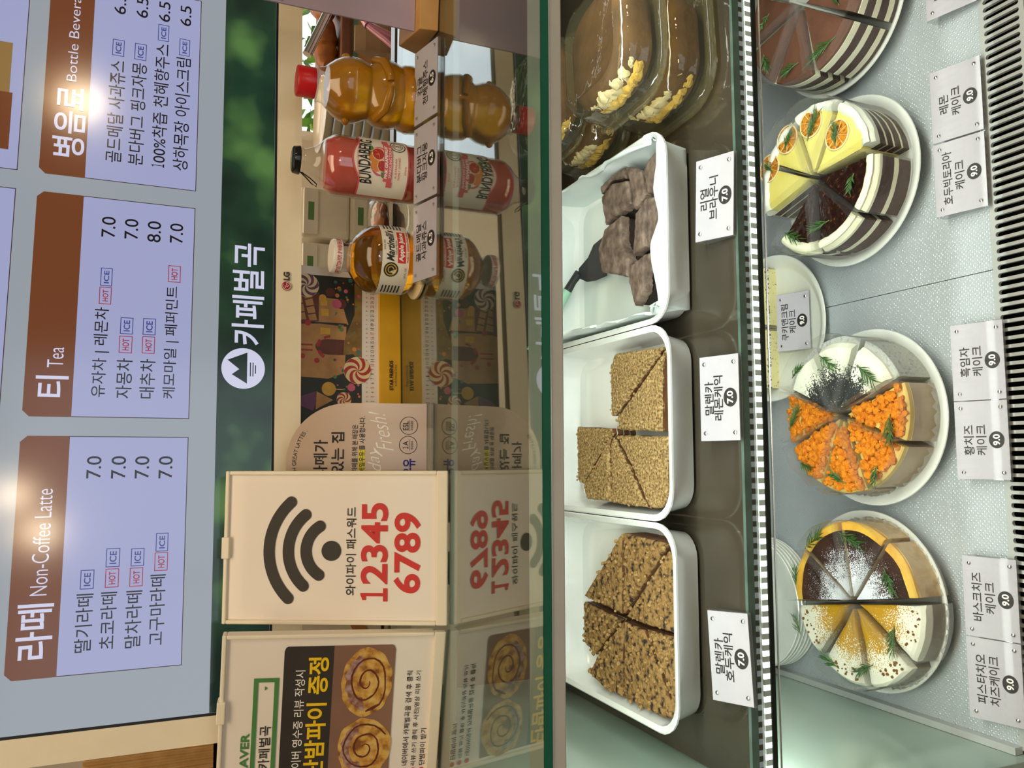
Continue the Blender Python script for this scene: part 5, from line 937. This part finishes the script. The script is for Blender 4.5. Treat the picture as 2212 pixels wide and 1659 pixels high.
# ------------------------------------------------------------ behind the counter
bc = thing('back_counter', 'grey work counter behind the display case', 'counter', (.6, 1.62, -T))
obj('worktop', MB().box(-1.2, .06, -.42, .34, T - .13, T - .105), 'counter', bc, bev=.003); obj('cabinet', MB().box(-1.18, .05, -.38, .34, 0, T - .13), 'box_white', bc)
for i in range(9):
    o = obj('saucer', MB().lathe([(.035, 0), (.058, .0008), (.0625, .0045), (.064, .0075), (.0645, .0095), (.063, .0098), (.058, .0055), (.035, .0035)], 48), 'saucer', loc=(.588 + .0015 * math.sin(i * 2), 1.37, T - .104 + i * .0163), smooth=True)
    o.scale = (1, 1, 1.65); tag_(o, ['lowest', 'second lowest', 'third lowest', 'fourth lowest', 'middle', 'fourth highest', 'third highest', 'second highest', 'topmost'][i] + ' cream dish of the stack behind the soda bottle', 'dish', 'stack of cream dishes behind the bottles')
def bin_(x, y, z, w_, d_, h, lab):
    t = thing('storage_box', lab, 'storage box', (x, y, z), group='white storage boxes behind the bottles')
    obj('body', MB().box(-w_ / 2, w_ / 2, -d_ / 2, d_ / 2, 0, h), 'box_white', t, bev=.006); obj('front_lip', MB().box(-w_ / 2 + .004, w_ / 2 - .004, -d_ / 2 - .006, -d_ / 2 - .0005, h - .03, h - .004), 'box_white', t, bev=.002)
    obj('name_sticker', MB().rect(-.016, h - .022, .016, h - .012, d_ / 2 + .0065), 'art_green', t, flip=False, label='small green sticker'); return t
bin_(.425, 1.5, -.1045, .088, .2, .085, 'lower white storage box behind the pink soda'); bin_(.425, 1.5, -.019, .088, .2, .085, 'upper white storage box with green sticker behind the pink soda')
bin_(.33, 1.5, -.1045, .085, .2, .07, 'lower white storage box behind the apple juice'); bin_(.33, 1.5, -.034, .085, .2, .1, 'upper white storage box with green sticker behind the apple juice')
ck = obj('cable_bundle', MB().tube([(.235, 1.42, .06), (.262, 1.4, .03), (.255, 1.42, -.02), (.28, 1.4, -.05), (.25, 1.4, -.09)], .008, 8).tube([(.28, 1.43, .05), (.25, 1.41, .0), (.275, 1.43, -.04), (.262, 1.41, -.09)], .006, 8), 'black', loc=(0, 0, T), smooth=True); tag_(ck, 'tangle of black cables behind the apple juice lid', 'cable')
pb = thing('pastry_bag', 'clear bag of brown pastry lying between the soda and the apple juice', 'bag', (.318, 1.06, .0004))
mb = MB(); mb.blob((0, 0, .011), .017, .35, 2, .62).blob((.02, .01, .009), .013, .35, 4, .65); obj('pastry', mb, 'crust_bread', pb, smooth=True); mb = MB(); mb.blob((.008, .004, .0135), .031, .3, 6, .42); obj('bag_film', mb, 'film', pb, smooth=True, label='clear bag')
# bread display by the window
bd = thing('bread_display', 'glass-shelved bread display by the window, behind the orange juice', 'bread display', (.98, 1.66, -T))
zs_ = T - .05
obj('glass_shelf', MB().box(-.22, .3, -.12, .3, zs_ - .008, zs_), 'top_glass', bd); obj('shelf_edge', MB().box(-.22, .3, -.1216, -.1204, zs_ - .008, zs_), 'glass_edge', bd, label='green glass edge'); obj('side_edge', MB().box(-.2216, -.2204, -.12, .3, zs_ - .008, zs_), 'glass_edge', bd)
obj('dark_tray', MB().box(-.2, .28, -.1, .2, zs_ + .0005, zs_ + .02), 'cup_brown', bd, bev=.003, label='dark wooden tray'); obj('chrome_rail', MB().tube([(-.215, -.14, zs_ + .092), (-.1, -.14, zs_ + .045), (.06, -.14, zs_ - .02)], .009, 14), 'screw', bd, smooth=True, label='slanting chrome rail')
obj('frame', MB().box(-.22, .3, .3, .32, 0, zs_).box(-.2, -.17, .02, .05, 0, zs_ - .009).box(.27, .3, -.1, -.07, 0, zs_ - .009), 'tan_wood', bd); obj('lower_shelf', MB().box(-.16, .3, -.12, .3, T - .32, T - .3), 'box_white', bd)
for i, (x, y, s, lab) in enumerate(((.83, 1.6, 1, 'golden croissant at the left of the bread tray'), (.93, 1.62, 1.1, 'golden croissant behind the chrome rail'), (1.06, 1.6, 1, 'golden croissant farther right on the bread tray'))):
    P_ = [(.05 * s * math.sin(t), .022 * s * math.cos(t) - .022 * s, .024 * s) for t in [R(-90 + 180 * j / 12) for j in range(13)]]
    o = obj('croissant', MB().tube(P_, [(.006 + .019 * math.sin(math.pi * j / 12) * (1 + .12 * math.cos(j * 2.6))) * s for j in range(13)], 14), 'crust_bread', loc=(x, y, T - .0295), rot=(0, 0, .5 * i), smooth=True); tag_(o, lab, 'bread', 'croissants in the bread display')
tg = thing('tongs', 'pink plastic tongs lying under the glass bread shelf', 'tongs', (.70, 1.28, -.106))
for s in (-1, 1): obj('arm', MB().tube([(.02, .01, .085), (.0 + .004 * s, .0, .055), (-.022 + .012 * s, -.012, .026), (-.034 + .014 * s, -.018, .012)], [.006, .007, .006, .004], 10), 'pink_plastic', tg, smooth=True)
obj('hinge', MB().tube([(.02, .01, .085), (.032, .016, .092)], [.008, .006], 10), 'pink_plastic', tg, smooth=True); obj('holder', MB().box(-.05, .06, -.03, .04, .0005, .012), 'counter', tg, bev=.003, label='grey rest')
bg_ = thing('paper_bag', 'small brown paper bag beside the pink tongs', 'bag', (.752, 1.4, -.104)); obj('bag_body', MB().loft([rr(.05, .04, .004, 0), rr(.052, .04, .004, .04), rr(.05, .025, .004, .065), rr(.048, .006, .002, .082)]), 'paper_bag', bg_)
st = thing('side_table', 'pale side table carrying the pink tongs and paper bag', 'table', (.86, 1.36, -T)); obj('top', MB().box(-.19, .22, -.16, .12, T - .13, T - .1065), 'lavender', st, bev=.002)
for sx, sy in ((-.17, -.14), (.2, -.14), (-.17, .1), (.2, .1)): obj('leg', MB().box(sx - .012, sx + .012, sy - .012, sy + .012, 0, T - .13), 'tan_wood', st)
# card stand at the right end of the counter glass
cs = thing('card_stand', 'lavender pink card standing in a pale wooden block at the right end', 'card stand', (.487, .853, .0003), (0, 0, R(-4)))
obj('wooden_block', MB().add([(0, 0, 0), (.13, 0, 0), (.13, .075, 0), (.0, .075, 0), (0, .004, .021), (.13, .004, .021), (.13, .06, .03), (.0, .06, .03)], [(3, 2, 1, 0), (4, 5, 6, 7), (0, 1, 5, 4), (1, 2, 6, 5), (2, 3, 7, 6), (3, 0, 4, 7)]), 'wood', cs, bev=.001, label='pale wooden block')
obj('card', MB().box(.0015, .129, .016, .0185, .0235, .2), 'lavender', cs, label='lavender and pink card'); obj('card_print', MB().rect(.004, .17, .128, .199, -.0156), 'art_teal', cs, flip=False, label='blue-green printed band')
# left of the screen
sl = obj('corrugated_sleeve', MB().lathe([(.045, 0), (.052, .155)], 360, fn=lambda a, z: 1 + .034 * math.sin(45 * a), cap1=True), 'kraft', loc=(-.402, 1.24, T + .195), smooth=True); tag_(sl, 'kraft corrugated cup sleeves beside the screen frame', 'cup sleeve')
cp = thing('paper_cup', 'brown paper cup with a dark mountain emblem, left of the screen', 'cup', (-.405, 1.19, .095)); obj('cup_body', MB().lathe([(.03, 0), (.038, .085), (.0395, .087), (.0385, .0885), (.037, .087)], 40), 'cup_brown', cp, smooth=True); obj('emblem', MB().add([wrap(0, .037, .0006)(x, z) for x, z in [(.014 * math.cos(2 * math.pi * j / 20) + .004, .045 + .016 * math.sin(2 * math.pi * j / 20)) for j in range(20)]], [tuple(range(20))]), 'dark_green', cp, flip=False, label='dark round emblem'); obj('emblem_peak', MB().add([wrap(0, .037, .0012)(x, z) for x, z in ((-.004, .04), (.013, .04), (.005, .053))], [(0, 1, 2)]), 'white_ink', cp, flip=False)
cl = obj('cup_lid_stack', MB().lathe([(.041, 0), (.043, .003), (.043, .009), (.039, .012), (.034, .0125)], 40), 'black_gloss', loc=(-.402, 1.24, T + .181), smooth=True); tag_(cl, 'black cup lid under the corrugated sleeves', 'cup lid')
cb2 = thing('cup_shelf', 'wooden cup shelf standing behind the left end of the screen', 'shelf', (-.42, 1.24, -.105)); obj('shelf_board', MB().box(-.1, .09, -.11, .1, .185, .1995), 'tan_wood', cb2).location = (0, 0, 0); obj('side', MB().box(-.1, -.085, -.11, .1, 0, .185), 'tan_wood', cb2); obj('side', MB().box(.06, .075, .0, .1, 0, .185), 'tan_wood', cb2)
mc = thing('coffee_machine', 'white machine with a wooden panel seen between the two tabletop signs', 'machine', (-.23, 1.3, -.104)); obj('body', MB().box(-.1, .08, -.09, .12, 0, .19), 'box_white', mc, bev=.006); obj('wood_panel', MB().add([(-.02, -.0925, .09), (.05, -.0925, .12), (.05, -.0925, .145), (-.02, -.0925, .11), (-.02, -.0901, .09), (.05, -.0901, .12), (.05, -.0901, .145), (-.02, -.0901, .11)], [(0, 1, 2, 3), (7, 6, 5, 4), (0, 4, 5, 1), (1, 5, 6, 2), (2, 6, 7, 3), (3, 7, 4, 0)]), 'tan_wood', mc); obj('dark_opening', MB().rect(-.02, .03, .06, .07, .0906), 'black', mc, flip=False)
# pendant lamps over the seating side: their bulbs light the signs and mirror in the screen
for i, (x, y, z, lab) in enumerate(((.33, -2.03, .80, 'globe pendant lamp behind the viewer, nearer the middle'), (.5, -2.1, .92, 'globe pendant lamp behind the viewer, higher of the middle pair'), (2.04, -1.5, .73, 'globe pendant lamp behind the viewer, far right'), (2.15, -1.62, .69, 'globe pendant lamp behind the viewer, lower of the right pair'))):
    t = thing('pendant_lamp', lab, 'lamp', (x, y, z), group='globe pendant lamps')
    obj('globe', MB().lathe([(.001, -.045), (.028, -.036), (.043, -.014), (.044, .004), (.034, .029), (.014, .042)], 28), 'bulb', t, smooth=True, label='glowing globe'); obj('cord', MB().tube([(0, 0, .042), (0, 0, 2.752 - T - z)], .004, 6), 'black', t); obj('socket', MB().lathe([(.016, .038), (.016, .075), (.006, .08)], 20), 'black', t)
    l = bpy.data.lights.new('pendant_light', 'POINT'); l.energy = 7; l.color = WARM; l.shadow_soft_size = .05; lo = bpy.data.objects.new('pendant_light', l); COL.objects.link(lo); lo.parent = t; lo.location = (0, 0, -.1)
